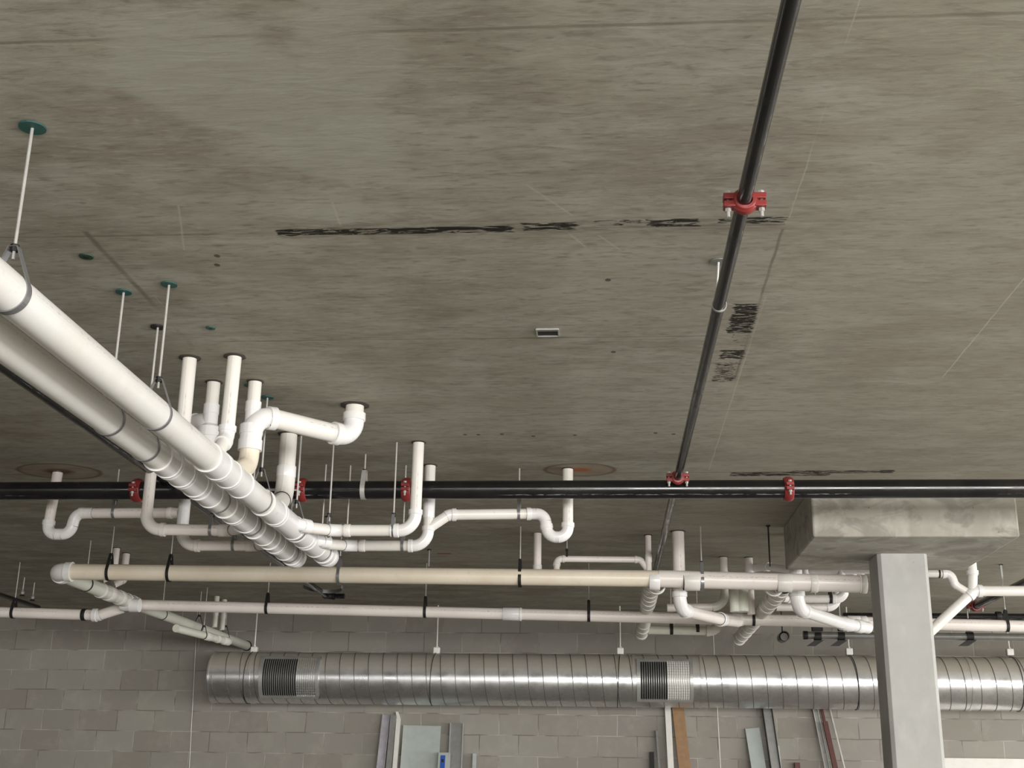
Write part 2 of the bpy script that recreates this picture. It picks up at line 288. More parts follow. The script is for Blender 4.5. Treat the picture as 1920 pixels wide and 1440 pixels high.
# ------------------------------------------------------------------ mesh kit
class MB:
    def __init__(s): s.v = []; s.f = []; s.uv = []
    def quad(s, idx, uvs=None):
        s.f.append(tuple(idx)); s.uv.append(uvs or [(0, 0)]*len(idx))
    def box(s, c, sx, sy_, sz, ex=None, ey=None, ez=None):
        ex, ey, ez = (Vector(q) for q in (ex or (1, 0, 0), ey or (0, 1, 0), ez or (0, 0, 1)))
        b = len(s.v); c = Vector(c)
        for k in (-1, 1):
            for j in (-1, 1):
                for i in (-1, 1): s.v.append(c+ex*(i*sx/2)+ey*(j*sy_/2)+ez*(k*sz/2))
        for q in ((0, 2, 3, 1), (4, 5, 7, 6), (0, 1, 5, 4), (2, 6, 7, 3), (0, 4, 6, 2), (1, 3, 7, 5)): s.quad([b+i for i in q])
        return s
    def prism(s, poly, d):
        """closed polygon (world points) pushed along d"""
        b = len(s.v); n = len(poly); d = Vector(d)
        s.v += [Vector(p) for p in poly]+[Vector(p)+d for p in poly]
        s.quad(list(range(b, b+n))[::-1]); s.quad(list(range(b+n, b+2*n)))
        for i in range(n): j = (i+1) % n; s.quad([b+i, b+j, b+n+j, b+n+i])
        return s
    def sweep(s, pts, rads, seg=20, caps=(True, True), n0=None):
        pts = [Vector(p) for p in pts]
        if not isinstance(rads, (list, tuple)): rads = [rads]*len(pts)
        T = []
        for i in range(len(pts)):
            a = pts[max(i-1, 0)]; b = pts[min(i+1, len(pts)-1)]
            if i > 0 and (pts[i]-pts[i-1]).length < 1e-7: a = pts[max(i-2, 0)]
            if i < len(pts)-1 and (pts[i+1]-pts[i]).length < 1e-7: b = pts[min(i+2, len(pts)-1)]
            T.append((b-a).normalized())
        t = T[0]
        if n0 is None: n0 = t.cross(Vector((0, 0, 1))) if abs(t.z) < .8 else t.cross(Vector((1, 0, 0)))
        n = (Vector(n0) - t*t.dot(Vector(n0))).normalized(); base = len(s.v); L = 0; prev = t
        LL = []
        for i, p in enumerate(pts):
            if i: L += (p-pts[i-1]).length
            LL.append(L); t = T[i]
            ax = prev.cross(t)
            if ax.length > 1e-7: n = Matrix.Rotation(prev.angle(t), 3, ax.normalized()) @ n
            prev = t; bb = n.cross(t)
            for k in range(seg+1):
                a = 2*math.pi*k/seg; s.v.append(p+(n*math.cos(a)+bb*math.sin(a))*rads[i])
        for i in range(len(pts)-1):
            for k in range(seg):
                a = base+i*(seg+1)+k; b = a+seg+1
                u0, u1 = k/seg, (k+1)/seg
                s.quad([a, b, b+1, a+1], [(u0, LL[i]), (u0, LL[i+1]), (u1, LL[i+1]), (u1, LL[i])])
        if caps[0]: s.quad([base+k for k in range(seg)])
        if caps[1]: s.quad([base+(len(pts)-1)*(seg+1)+k for k in range(seg)][::-1])
        return s
    def strip(s, pts, wdir, w, th, closed=False):
        """flat band following pts; wdir is its width direction"""
        pts = [Vector(p) for p in pts]; wd = Vector(wdir).normalized(); n = len(pts); b = len(s.v)
        for i in range(n):
            a = pts[i-1] if (i or closed) else pts[i]; c = pts[(i+1) % n] if (i < n-1 or closed) else pts[i]
            t = (c-a).normalized(); nn = t.cross(wd).normalized()
            for q in ((-1, -1), (1, -1), (1, 1), (-1, 1)): s.v.append(pts[i]+wd*(q[0]*w/2)+nn*(q[1]*th/2))
        for i in range(n if closed else n-1):
            a = b+i*4; c = b+((i+1) % n)*4
            for k in range(4): s.quad([a+k, a+(k+1) % 4, c+(k+1) % 4, c+k])
        if not closed: s.quad([b, b+1, b+2, b+3][::-1]); s.quad([b+(n-1)*4+k for k in range(4)])
        return s
    def build(s, name, mat, parent=None, smooth=True, bevel=0):
        org = ORG.get(parent, Vector((0, 0, 0))) if parent is not None else None
        if org is None:
            xs = [sum(v[i] for v in s.v)/len(s.v) for i in range(3)]; org = Vector(xs)
            o_loc = org
        else: o_loc = Vector((0, 0, 0))
        me = bpy.data.meshes.new(name); me.from_pydata([tuple(v-org) for v in s.v], [], s.f)
        uvl = me.uv_layers.new(name='UVMap'); i = 0
        for fuv in s.uv:
            for q in fuv: uvl.data[i].uv = q; i += 1
        bm = bmesh.new(); bm.from_mesh(me); bmesh.ops.recalc_face_normals(bm, faces=bm.faces); bm.to_mesh(me); bm.free()
        if smooth:
            me.polygons.foreach_set('use_smooth', [True]*len(me.polygons)); me.set_sharp_from_angle(angle=math.radians(35))
        me.materials.append(MT[mat] if isinstance(mat, str) else mat)
        o = bpy.data.objects.new(name, me); COL.objects.link(o); o.location = o_loc
        if parent is not None: o.parent = parent
        ORG[o] = org
        if bevel:
            m = o.modifiers.new('bevel', 'BEVEL'); m.width = bevel; m.segments = 2; m.limit_method = 'ANGLE'
        return o
ORG = {}
def tag(o, label, cat, group=None):
    o['label'] = label; o['category'] = cat
    if group: o['group'] = group
    return o
def empty(name, loc):
    o = bpy.data.objects.new(name, None); COL.objects.link(o); o.location = loc; o.empty_display_size = .1; ORG[o] = Vector(loc); return o
def thing(name, loc, label, cat, group=None): return tag(empty(name, loc), label, cat, group)
def struct(o): o['kind'] = 'structure'; return o

# ------------------------------------------------------------------ the setting
def slab(name, x0, x1, y0, y1, z0, z1, mat):
    mb = MB(); mb.box(((x0+x1)/2, (y0+y1)/2, (z0+z1)/2), x1-x0, y1-y0, z1-z0)
    me = bpy.data.meshes.new(name); me.from_pydata([tuple(v) for v in mb.v], [], mb.f)
    bm = bmesh.new(); bm.from_mesh(me); bmesh.ops.recalc_face_normals(bm, faces=bm.faces); bm.to_mesh(me); bm.free()
    me.materials.append(MT[mat]); o = bpy.data.objects.new(name, me); COL.objects.link(o); return struct(o)
slab('floor', -9, 10, -8, 13.7, -.2, 0, 'floor')
slab('ceiling', -9, 10, -8, 13.7, H, H+.25, 'ceil')
slab('wall_back', -9, 10, WY, WY+.2, 0, H, 'block')
slab('wall_left', -9.2, -9, -8, 13.7, 0, H, 'plainwall')
slab('wall_front', -9, 10, -8.2, -8, 0, .8, 'plainwall')
slab('wall_front', -9, -.5, -8.2, -8, .8, 1.9, 'plainwall')
slab('wall_front', -1.1, -.5, -8.2, -8, 1.9, 2.7, 'plainwall')
slab('wall_right', 10, 10.2, -8, 13.7, 0, .8, 'plainwall')
slab('wall_right', 10, 10.2, 12.8, 13.7, .8, H, 'plainwall')
slab('trim_1', -9, 10, -8.2, -8, 2.7, H, 'plainwall')
slab('trim_2', 10, 10.2, -8, 12.8, 2.7, H, 'plainwall')

# ------------------------------------------------------------------ column with its drop capital
def build_column():
    t = thing('concrete_column', (1.905, 8.27, 0), 'pale grey square concrete column carrying a wide blocky capital, right of centre', 'column')
    x0, x1, y0, y1, ch = 1.755, 2.072, 8.13, 8.43, .022
    poly = [(x0+ch, y0), (x1-ch, y0), (x1, y0+ch), (x1, y1-ch), (x1-ch, y1), (x0+ch, y1), (x0, y1-ch), (x0, y0+ch)]
    MB().prism([V(x, y, 0) for x, y in poly], (0, 0, 3.05)).build('shaft', 'column', t, smooth=False, bevel=.003)
    a, b, c, d = 1.262, 2.48, 7.57, 8.79
    MB().box(((a+b)/2, (c+d)/2, (3.05+H)/2), b-a, d-c, H-3.05).build('capital', 'cap', t, smooth=False, bevel=.012)
build_column()

# ------------------------------------------------------------------ pipework kit
def arc_pts(P, din, dout, br, n=10):
    th = din.angle(dout)
    if th < .02: return [P], 0.
    T = br*math.tan(th/2); a = P-din*T; b = P+dout*T
    nrm = (dout - din*din.dot(dout)).normalized(); c = a+nrm*br; ax = din.cross(dout).normalized()
    return [c+Matrix.Rotation(th*i/n, 3, ax) @ (a-c) for i in range(n+1)], T

def elbow(parent, P, din, dout, r, br, mat='fit', name='elbow_fitting', hubs=(1, 1)):
    pts, T = arc_pts(P, din, dout, br); hl = r*.85; re = r*1.10; rh = r*1.24
    path = []; rad = []
    a, b = pts[0], pts[-1]
    if hubs[0]: path += [a-din*hl, a-din*hl*.99, a-din*.002, a]; rad += [r*1.0, rh, rh, re]
    path += pts[(1 if hubs[0] else 0):]; rad += [re]*(len(pts)-(1 if hubs[0] else 0))
    if hubs[1]: path += [b+dout*.002, b+dout*hl*.99, b+dout*hl]; rad += [rh, rh, r*1.0]
    MB().sweep(path, rad, 24, (False, False)).build(name, mat, parent)

def ring(parent, c, d, r, L, mat='fit', name='coupling', rf=1.14, seg=24):
    d = Vector(d).normalized(); h = L/2; e = min(.004, L*.2)
    path = [c-d*h, c-d*h, c-d*(h-e), c+d*(h-e), c+d*h, c+d*h]
    path = [c-d*h, c-d*(h-.0005), c-d*(h-e), c+d*(h-e), c+d*(h-.0005), c+d*h]
    return MB().sweep(path, [r*1.002, r*rf*.97, r*rf, r*rf, r*rf*.97, r*1.002], seg, (False, False)).build(name, mat, parent)

def gap_shade_part(parent, x, y, r, k=1.75):
    # dark ragged ring put in for the shaded hole round the pipe at the slab
    mb = MB(); n = 28; rnd = random.Random(int(abs(x*1000)+y*77)); z1 = H-.0015; z0 = H-.006; b = 0
    ro = [r*(1+(k-1)*.62)*rnd.uniform(.96, 1.05) for _ in range(n)]
    for i in range(n):
        a = 2*math.pi*i/n; c, s_ = math.cos(a), math.sin(a)
        mb.v += [V(x+c*r*1.02, y+s_*r*1.02, z1), V(x+c*ro[i], y+s_*ro[i], z1), V(x+c*ro[i], y+s_*ro[i], z0+.003), V(x+c*r*1.02, y+s_*r*1.02, z0)]
    for i in range(n):
        j = (i+1) % n
        for k_ in range(4): mb.quad([i*4+k_, i*4+(k_+1) % 4, j*4+(k_+1) % 4, j*4+k_])
    mb.build('pipe_gap_shade', 'gap_shade', parent)

def run(name, label, cat, pts, r, mat='pvc', fit='fit', br=None, group=None, gap_shade=False, hubs=None, coup=(), caps=(False, False), seg=24, mats=None):
    """a run of pipe: straight sections plus a fitting at each corner; coup = (segment, distance from its start, length[, mat])"""
    pts = [Vector(p) for p in pts]; br = br or r*1.9
    root = thing(name, pts[0], label, cat, group)
    dirs = [(pts[i+1]-pts[i]).normalized() for i in range(len(pts)-1)]
    trim = [0.]*len(pts)
    for i in range(1, len(pts)-1): trim[i] = arc_pts(pts[i], dirs[i-1], dirs[i], br)[1]
    for i in range(len(pts)-1):
        a = pts[i]+dirs[i]*trim[i]; b = pts[i+1]-dirs[i]*trim[i+1]
        gap = (b-a).dot(dirs[i])
        if gap > .0004:
            m = mats[i] if mats else mat; short = gap < .06 and 0 < i < len(pts)-2
            MB().sweep([a, b], r*1.10 if short else r, seg, (i == 0 and caps[0], i == len(pts)-2 and caps[1])).build('fitting_neck' if short else 'pipe_section', fit if short else m, root)
    for i in range(1, len(pts)-1):
        h = hubs[i-1] if hubs else (1, 1)
        elbow(root, pts[i], dirs[i-1], dirs[i], r, br, fit, hubs=h)
    for c in coup:
        k = c[0]; p = pts[k]+dirs[k]*c[1]
        ring(root, p, dirs[k], r, c[2], c[3] if len(c) > 3 else fit)
    if gap_shade: gap_shade_part(root, pts[0].x, pts[0].y, r, gap_shade if gap_shade is not True else 1.75)
    return root

def hanger(label, c, axis, r, xy=None, w=.022, group='threaded rod hangers', disc=None, rise=.085, rod_r=.0048, top=H, name='pipe_hanger', strapmat='strap'):
    """rod from the slab to a band looped round the pipe centred on c"""
    c = Vector(c); axis = Vector(axis).normalized(); e = axis.cross(Vector((0, 0, 1))).normalized(); up = e.cross(axis).normalized()
    if up.z < 0: up = -up
    apex = c+up*(r+rise)
    t = thing(name, V(apex.x, apex.y, top), label, 'pipe hanger', group)
    ra = r+.0022; d = r+rise; al = math.acos(ra/d)      # tangent point angle from up
    pts = [apex+e*.012]
    a0 = al
    for i in range(25):
        a = a0+(2*math.pi-2*a0)*i/24; pts.append(c+(up*math.cos(a)+e*math.sin(a))*ra)
    pts += [apex-e*.012]
    MB().strip(pts, axis, w, .0026, True).build('strap', strapmat, t, smooth=False)
    MB().sweep([V(apex.x, apex.y, top-.001), apex-V(0, 0, .035)], rod_r, 8).build('threaded_rod', 'zinc', t)
    MB().sweep([apex-V(0, 0, .012), apex+V(0, 0, .008)], .012, 6).build('nut', 'dark', t)
    if disc: MB().sweep([V(apex.x, apex.y, top-.001), V(apex.x, apex.y, top-.006)], .038 if c.y < 3.5 else .030, 20).build('ceiling_insert', disc, t)
    return t

def wye(parent, base, axis, r_main, L, bdir, r_b, blen, mat='fit', off=0.):
    """body sleeved over the main with a branch socket leaving along bdir"""
    axis = Vector(axis).normalized(); bdir = Vector(bdir).normalized(); base = Vector(base)
    mb = MB(); h = L/2; R = r_main
    mb.sweep([base-axis*h, base-axis*(h-.0005), base-axis*(h-.03), base-axis*(h-.032), base+axis*(h-.032), base+axis*(h-.03), base+axis*(h-.0005), base+axis*h],
             [R*1.003, R*1.13, R*1.13, R*1.06, R*1.06, R*1.13, R*1.13, R*1.003], 28, (False, False))
    s = base+axis*off
    mb.sweep([s, s+bdir*(blen-.03), s+bdir*(blen-.029), s+bdir*blen, s+bdir*blen], [r_b*1.08, r_b*1.08, r_b*1.22, r_b*1.22, r_b*1.03], 24, (False, False))
    return mb.build('wye_fitting', mat, parent)

r2, r3, r4 = .0302, .0445, .0572
X1, X2, ZM = -1.598, -1.796, 2.846
EY = V(0, 1, 0); EX = V(1, 0, 0); EZ = V(0, 0, 1)
# ---- the two thick parallel mains
def main_pipe(label, X, y_end, fits, risers):
    t = thing('drain_main', (X, -2, ZM), label, 'pipe', 'thick white drain mains')
    MB().sweep([V(X, -2, ZM), V(X, y_end, ZM)], r4, 40, (True, True)).build('pipe_section', 'pvc_big', t)
    for a, b in fits:                     # sleeves of the glued fittings, each with a proud rim
        m = (a+b)/2; L = b-a
        MB().sweep([V(X, a, ZM), V(X, a+.0005, ZM), V(X, a+.018, ZM), V(X, a+.0185, ZM), V(X, b-.0185, ZM), V(X, b-.018, ZM), V(X, b-.0005, ZM), V(X, b, ZM)],
                   [r4*1.002, r4*1.13, r4*1.13, r4*1.065, r4*1.065, r4*1.13, r4*1.13, r4*1.002], 40, (False, False)).build('fitting_sleeve', 'fit', t)
    for (p, d, rb, bl) in risers:
        MB().sweep([Vector(p), Vector(p)+Vector(d).normalized()*bl*.7, Vector(p)+Vector(d).normalized()*bl*.71, Vector(p)+Vector(d).normalized()*bl],
                   [rb*1.1, rb*1.1, rb*1.22, rb*1.22], 24, (False, False)).build('branch_socket', 'fit', t)
    ring(t, V(X, y_end-.03, ZM), EY, r4, .07, 'fit', 'end_cap', 1.14, 40)
    MB().sweep([V(X, y_end, ZM), V(X, y_end+.006, ZM)], [r4*1.1, r4*1.02], 32).build('end_plug', 'fit', t)
    return t
zR1, zR2 = 2.868, 2.880
main_pipe('upper right of two thick parallel white drain pipes, hung from teal ceiling discs', X1, 7.12,
          [(4.80, 4.96), (4.965, 5.11), (5.115, 5.30), (5.66, 5.90), (5.92, 6.28), (6.33, 6.52), (6.56, 6.80), (6.98, 7.10)],
          [(V(X1, 6.12, ZM), (.6, .8, .0), r2, .15), (V(X1, 6.58, ZM), (.6, .8, .05), r2, .15)])
main_pipe('lower left of the two thick parallel white drain pipes, ringed by many coupling rims', X2, 7.15,
          [(4.78, 4.92), (4.93, 5.09), (5.10, 5.28), (5.32, 5.50), (5.72, 5.87), (5.88, 6.10), (6.24, 6.45), (6.55, 6.68), (6.69, 6.90), (7.05, 7.14)],
          [(V(X2, 6.12, ZM), (-.6, .8, 0), r2, .15), (V(X2, 6.58, ZM), (-.6, .8, .05), r2, .15)])

# ---- vertical drops onto the mains
run('drain_riser', 'straight white riser above the thick pipes, leftmost of the four beside each other', 'pipe', [(-1.79, 5.03, H-.001), (-1.79, 5.03, 2.98), (-1.796, 4.95, 2.872)], r2, gap_shade=1.9, mat='pvc')
run('drain_riser', 'white riser with an angled elbow at its foot, third of four above the thick pipes', 'pipe',
    [(-1.587, 5.016, H-.001), (-1.592, 5.016, 2.985), (X1, 4.90, 2.872)], r2, gap_shade=1.9, br=.06)
def combo(label, x, y, zr, ztop, zbot, arm_pts, main_pt, group=None):
    """2 inch riser, reducer, 3 inch wye body with a swept side arm, pipe on down to the main"""
    t = thing('drain_riser_assembly', (x, y, H), label, 'pipe', group)
    MB().sweep([V(x, y, H-.001), V(x, y, zr)], r2, 24, (False, False)).build('pipe_section', 'pvc', t)
    gap_shade_part(t, x, y, r2, 1.5)
    # reducer socket widening into the body
    zs = [zr+.025, zr+.0245, zr-.02, zr-.022, zr-.07, ztop]
    MB().sweep([V(x, y, z) for z in zs], [r2, r2*1.2, r2*1.2, r2*1.12, r2*1.12, r3*1.08], 28, (False, False)).build('reducer', 'fit', t)
    MB().sweep([V(x, y, z) for z in (ztop, ztop-.001, ztop-.045, ztop-.046, zbot+.05, zbot+.049, zbot+.001, zbot)],
               [r3*1.08, r3*1.2, r3*1.2, r3*1.12, r3*1.12, r3*1.22, r3*1.22, r3], 28, (False, False)).build('wye_body', 'fit', t)
    if arm_pts:
        p = [Vector(q) for q in arm_pts]; pts, T = arc_pts(p[1], (p[1]-p[0]).normalized(), (p[2]-p[1]).normalized(), .075)
        d = (p[2]-p[1]).normalized()
        MB().sweep([p[0]]+pts+[p[2]-d*.036, p[2]-d*.035, p[2], p[2]], [r3*1.06]*(len(pts)+2)+[r3*1.22, r3*1.22, r3*1.0], 28, (False, False)).build('side_arm', 'fit', t)
    m = Vector(main_pt)
    pts, T = arc_pts(V(x, y, zbot-.07), V(0, 0, -1), (m-V(x, y, zbot-.07)).normalized(), .09)
    MB().sweep([V(x, y, zbot)]+pts+[m], r3, 28, (False, False)).build('pipe_section', 'pvc_beige', t)
    return t
A0 = V(-1.50, 5.42, 3.185); A1 = V(-1.20, 5.76, 3.185)
ad = (A1-A0).normalized()
combo('short riser widening into a wye fitting whose side arm turns right, above the thick pipes', -1.592, 5.368, 3.225, 3.14, 3.02,
      [V(-1.592, 5.368, 3.06), V(-1.575, 5.36, 3.178), A0], (X1, 5.17, 2.865))
combo('short riser widening into a wye fitting with a rounded elbow stub on its left side', -1.787, 5.371, 3.215, 3.13, 3.01,
      [V(-1.787, 5.371, 3.06), V(-1.80, 5.385, 3.165), V(-1.90, 5.46, 3.165)], (X2, 5.24, 2.865))
run('drain_offset_pipe', 'thick white pipe running right from the wye and turning up through a large elbow', 'pipe',
    [A0-ad*.01, V(-1.203, 5.757, 3.185), V(-1.203, 5.757, H-.001)], r3, mat='pvc', br=.085)
gap_shade_part([o for o in COL.objects if o.name.startswith('drain_offset_pipe')][0], -1.203, 5.757, r3, 1.9)
run('drain_riser', 'thick white riser behind the side arm with a wide socket halfway down', 'pipe',
    [(-1.655, 6.27, H-.001), (-1.655, 6.27, 3.0), (X1, 5.84, 2.865)], r3, mat='pvc', fit='pvc', gap_shade=1.5, br=.16, hubs=[(0, 0)], coup=[(0, .205, .06, 'fit')])
# ---- branch lines, right pair
ra = r2
run('branch_line', 'upper white branch right of the thick pipes, rising in front of the black pipe', 'pipe',
    [(-.989, 6.45, H-.001), (-.992, 6.45, zR1), (-1.43, 6.45, zR1), (-1.55, 6.24, ZM)], ra, br=.085, gap_shade=1.5,
    hubs=[(1, 1), (0, 0)], coup=[(1, .36, .035, 'rim'), (1, .125, .012, 'fit')])
run('branch_line', 'lower white branch right of the thick pipes, rising behind the black pipe', 'pipe',
    [(-.993, 6.957, H-.001), (-.993, 6.957, zR2), (-1.45, 6.957, zR2), (-1.56, 6.70, ZM)], ra, br=.085, gap_shade=1.5,
    hubs=[(1, 1), (0, 0)], coup=[(1, .375, .035, 'rim'), (0, .25, .12, 'fit')])
zt = 3.062
run('trap_line', 'white line with a U-shaped trap under the rusty orange ceiling stain', 'pipe',
    [(-.203, 7.05, H-.001), (-.203, 7.05, 2.948), (-.315, 7.05, 2.948), (-.338, 7.05, 3.083), (-.41, 7.05, 3.083), (-.88, 6.975, zt), (-.985, 6.957, 2.985)], r2,
    br=.056, gap_shade=1.2, hubs=[(1, 0), (0, 1), (0, 0), (0, 1), (1, 0)])
# ---- branch lines, left pair
run('branch_line', 'upper pinkish white branch left of the thick pipes, dropping in front of the black pipe', 'pipe',
    [(-2.448, 6.45, H-.001), (-2.448, 6.45, zR1+.006), (-1.98, 6.45, zR1), (-1.845, 6.24, ZM)], r2, br=.085, mat='pvc_pink', fit='fit_dull',
    hubs=[(0, 1), (0, 0)], coup=[(1, .42, .035, 'fit_dull')])
run('branch_line', 'lower pinkish white branch left of the thick pipes', 'pipe',
    [(-2.422, 6.957, H-.001), (-2.422, 6.957, zR2), (-1.97, 6.957, zR2), (-1.845, 6.70, ZM)], r2, br=.085, mat='pvc_pink', fit='fit_dull',
    hubs=[(0, 1), (0, 0)], coup=[(1, .40, .035, 'fit_dull'), (0, .28, .14, 'fit')])
run('trap_line', 'white line with a U-shaped trap at the far left below the black pipe', 'pipe',
    [(-3.265, 7.09, H-.001), (-3.27, 7.06, 2.965), (-3.125, 7.05, 2.965), (-3.105, 7.05, 3.09), (-3.0, 7.05, 3.09), (-2.455, 6.98, 3.076)], r2,
    br=.056, gap_shade=1.2, hubs=[(1, 0), (0, 0), (0, 0), (0, 0)], mat='pvc_pink', coup=[(3, .035, .03, 'rim'), (4, .49, .03, 'rim')])

# ---- black sprinkler main and its branches
def grooved(parent, c, axis, r, lug, w=.052):
    c, axis, lug = Vector(c), Vector(axis).normalized(), Vector(lug).normalized(); bd = axis.cross(lug).normalized()
    if bd.z > 0: bd = -bd
    t = MB().sweep([c-axis*w/2, c-axis*(w/2-.001), c-axis*(w/2-.008), c-axis*.01, c+axis*.01, c+axis*(w/2-.008), c+axis*(w/2-.001), c+axis*w/2],
               [r, r+.010, r+.013, r+.017, r+.017, r+.013, r+.010, r], 28, (False, False))
    for s in (-1, 1):
        for q in (-1, 1):
            t.box(c+lug*(s*(r+.022))+bd*(q*.012), .034, .018, w*.8, lug, bd, axis)
    h = t.build('grooved_coupling', 'red', parent, bevel=.002)
    for s in (-1, 1):
        p = c+lug*(s*(r+.026))
        b = MB().sweep([p-bd*.032, p-bd*.024], .010, 6); b.sweep([p-bd*.03, p+bd*.048], .0055, 10); b.sweep([p+bd*.022, p+bd*.032], .0095, 6)
        b.build('bolt', 'zinc', h)
    return h
MY, MZ, MR = 6.7, 3.144, .0505
t = thing('sprinkler_main', (-8.9, MY, MZ), 'long black steel sprinkler pipe running straight across the picture with red couplings', 'pipe')
MB().sweep([V(-8.9, MY, MZ), V(9.9, MY, MZ)], MR, 32).build('pipe_section', 'black', t)
for px in (258, 567, 763, 1478):
    p = aty(px, 920, MY); grooved(t, (p.x, MY, MZ), EX, MR, -EY+EX*0)
t = thing('sprinkler_branch', (.408, -2, 3.2), 'thin black sprinkler pipe running back from the top edge, with a red coupling', 'pipe')
MB().sweep([V(.412, -2, 3.2), V(.408, 3.3, 3.2), V(.402, 6.66, 3.19)], .0215, 24).build('pipe_section', 'black', t)
p = atz(1397, 378, 3.2); grooved(t, (.411, p.y, 3.2), EY, .0215, EX, .045)
grooved(t, (.402, 6.62, 3.19), EY, .0215, EX, .04)
p = atz(1350, 572, 3.2)
t2 = thing('pipe_hanger', (.408, 4.05, H), 'short hanger with a pale ring round the thin black pipe going away', 'pipe hanger')
MB().strip([V(.409, p.y, 3.2)+V(math.cos(a)*.0245, 0, math.sin(a)*.0245) for a in [i*math.pi/12 for i in range(24)]], EY, .012, .003, True).build('ring', 'zinc', t2)
MB().sweep([V(.408, 4.06, H-.001), V(.400, p.y, 3.232)], .0045, 8).build('threaded_rod', 'zinc', t2)
MB().sweep([V(.408, 4.06, H-.001), V(.408, 4.06, H-.005)], .03, 16).build('ceiling_insert', 'raw', t2)
t = thing('sprinkler_branch', (.402, 6.76, 3.185), 'black sprinkler pipe continuing into the dark beyond the long black pipe', 'pipe')
MB().sweep([V(.40, 6.762, 3.19), V(.40, 11.5, 3.2)], .0215, 20).build('pipe_section', 'black', t)
ring(t, V(.40, 6.80, 3.19), EY, .0215, .05, 'dark', 'collar', 1.4)
t = thing('sprinkler_branch', (-2.5, 1, 3.2), 'black sprinkler pipe hidden along the lower edge of the thick pipes, ending in an elbow', 'pipe')
e = atz(612, 1116, 3.2)
MB().sweep([V(-2.43, 1, 3.2), V(-2.45, 6.6, 3.2), V(-2.50, e.y, 3.2)], .026, 20).build('pipe_section', 'black', t)
elbow(t, V(-2.50, e.y+.06, 3.2), EY, EX, .026, .05, 'dark')
MB().sweep([V(-2.44, e.y+.06, 3.2), V(-2.34, e.y+.06, 3.2)], .024, 16).build('nipple', 'black', t)
MB().strip([V(-2.42, e.y-.5, 3.2)+V(math.cos(a)*.17, math.sin(a)*.28, 0) for a in [i*math.pi/10 for i in range(11)]], EZ, .03, .012).build('bent_strap', 'studgrey', t)
p = atz(0, 1112, 3.2); q = atz(72, 1139, 3.2)
t = thing('sprinkler_branch', (p.x, p.y-3, 3.2), 'dark sprinkler pipe passing behind the pipes at the far left edge', 'pipe')
MB().sweep([V(p.x, p.y-3, 3.2), V(q.x, q.y, 3.2)], .022, 16).build('pipe_section', 'black', t)
for px, py, lb in ((42, 1113, 'left of two small sprinkler heads beside the dark pipe at far left'), (61, 1122, 'right of two small sprinkler heads beside the dark pipe at far left')):
    s = atz(px, py, 3.2); t = thing('fire_sprinkler', (s.x, s.y, H), lb, 'sprinkler', 'sprinkler heads at far left')
    MB().sweep([V(s.x, s.y, H-.001), s+V(0, 0, .03)], .006, 8).build('drop_rod', 'zinc', t)
    MB().sweep([s+V(0, 0, .035), s+V(0, 0, .01), s-V(0, 0, .005)], [.008, .018, .014], 12).build('head', 'zinc', t)
    MB().sweep([s-V(0, 0, .012), s-V(0, 0, .022)], [.02, .024], 12).build('deflector', 'dark', t)
# right-hand far sprinkler pieces
t = thing('sprinkler_branch', (3.6, 1.0, 3.2), 'dark sprinkler pipe with a red coupling slanting behind the far right white pipe', 'pipe')
p = atz(1920, 1086, 3.18); q = atz(1826, 1138, 3.18)
MB().sweep([V(p.x+.08, 1.0, 3.18), V(q.x, q.y, 3.18)], .032, 16).build('pipe_section', 'black', t)
grooved(t, (q.x, q.y-.05, 3.18), EY, .034, EX, .07)
p = aty(1760, 1156, 12.3); q = aty(1920, 1157, 12.3)
t = thing('sprinkler_cross_pipe', (p.x, 12.3, p.z), 'black pipe running above the white pipe at the far right', 'pipe')
MB().sweep([V(p.x-.9, 12.3, p.z), V(q.x+1.5, 12.3, q.z)], .033, 16).build('pipe_section', 'black', t)
u = aty(1872, 1155, 12.3); ring(t, V(u.x, 12.3, u.z), EX, .033, .05, 'dark', 'collar', 1.3)

# ---- horizontal run A (beige) behind the mains
YA = 8.75
def zA(px, py): return aty(px, py, YA)
aL = zA(112, 1072); a1 = zA(1235, 1085); a2 = zA(1612, 1095)
t = thing('drain_cross_pipe', aL, 'thick beige to white cross pipe, upper of two long horizontal ones', 'pipe')
MB().sweep([aL+V(.09, 0, 0), a1], r4*1.0, 36, (False, False)).build('pipe_section', 'pvc_beige', t)
MB().sweep([a1, a2], r4*1.04, 36, (False, True)).build('pipe_section', 'pvc_pink', t)
t['label'] = t['label']
# left elbow turning away along the diagonal pipe
DX = -3.95
elbow(t, V(DX, YA, aL.z), V(-1, 0, 0), V(.0, 1, -.012), r4, .075, 'fit', hubs=(1, 1))
ring(t, aL+V(.085, 0, 0), EX, r4, .012, 'rim', 'glue_rim', 1.2, 36)
for px, L, m in ((1227, .075, 'fit'), (1281, .005, 'dark'), (1297, .11, 'fit_dull'), (1470, .10, 'fit_dull'), (1525, .05, 'fit_dull'), (1618, .04, 'fit_dull')):
    c = aL.lerp(a2, (px-112)/(1612-112)); c = V(zA(px, 1085).x, YA, c.z); ring(t, c, EX, r4*1.04, L, m, 'coupling', 1.09, 36)
for px in (1232, 1455):       # wye bodies looking away to the far branches
    c = V(zA(px, 1088).x, YA, aL.lerp(a2, (px-112)/1500).z)
    MB().sweep([c+V(0, .03, -.01), c+V(0, .11, -.012), c+V(0, .111, -.012), c+V(0, .15, -.012)], [r4*1.05, r4*1.05, r4*1.16, r4*1.16], 28, (False, False)).build('branch_socket', 'fit_dull', t)
zAat = lambda x: aL.z+(a2.z-aL.z)*(x-aL.x)/(a2.x-aL.x)
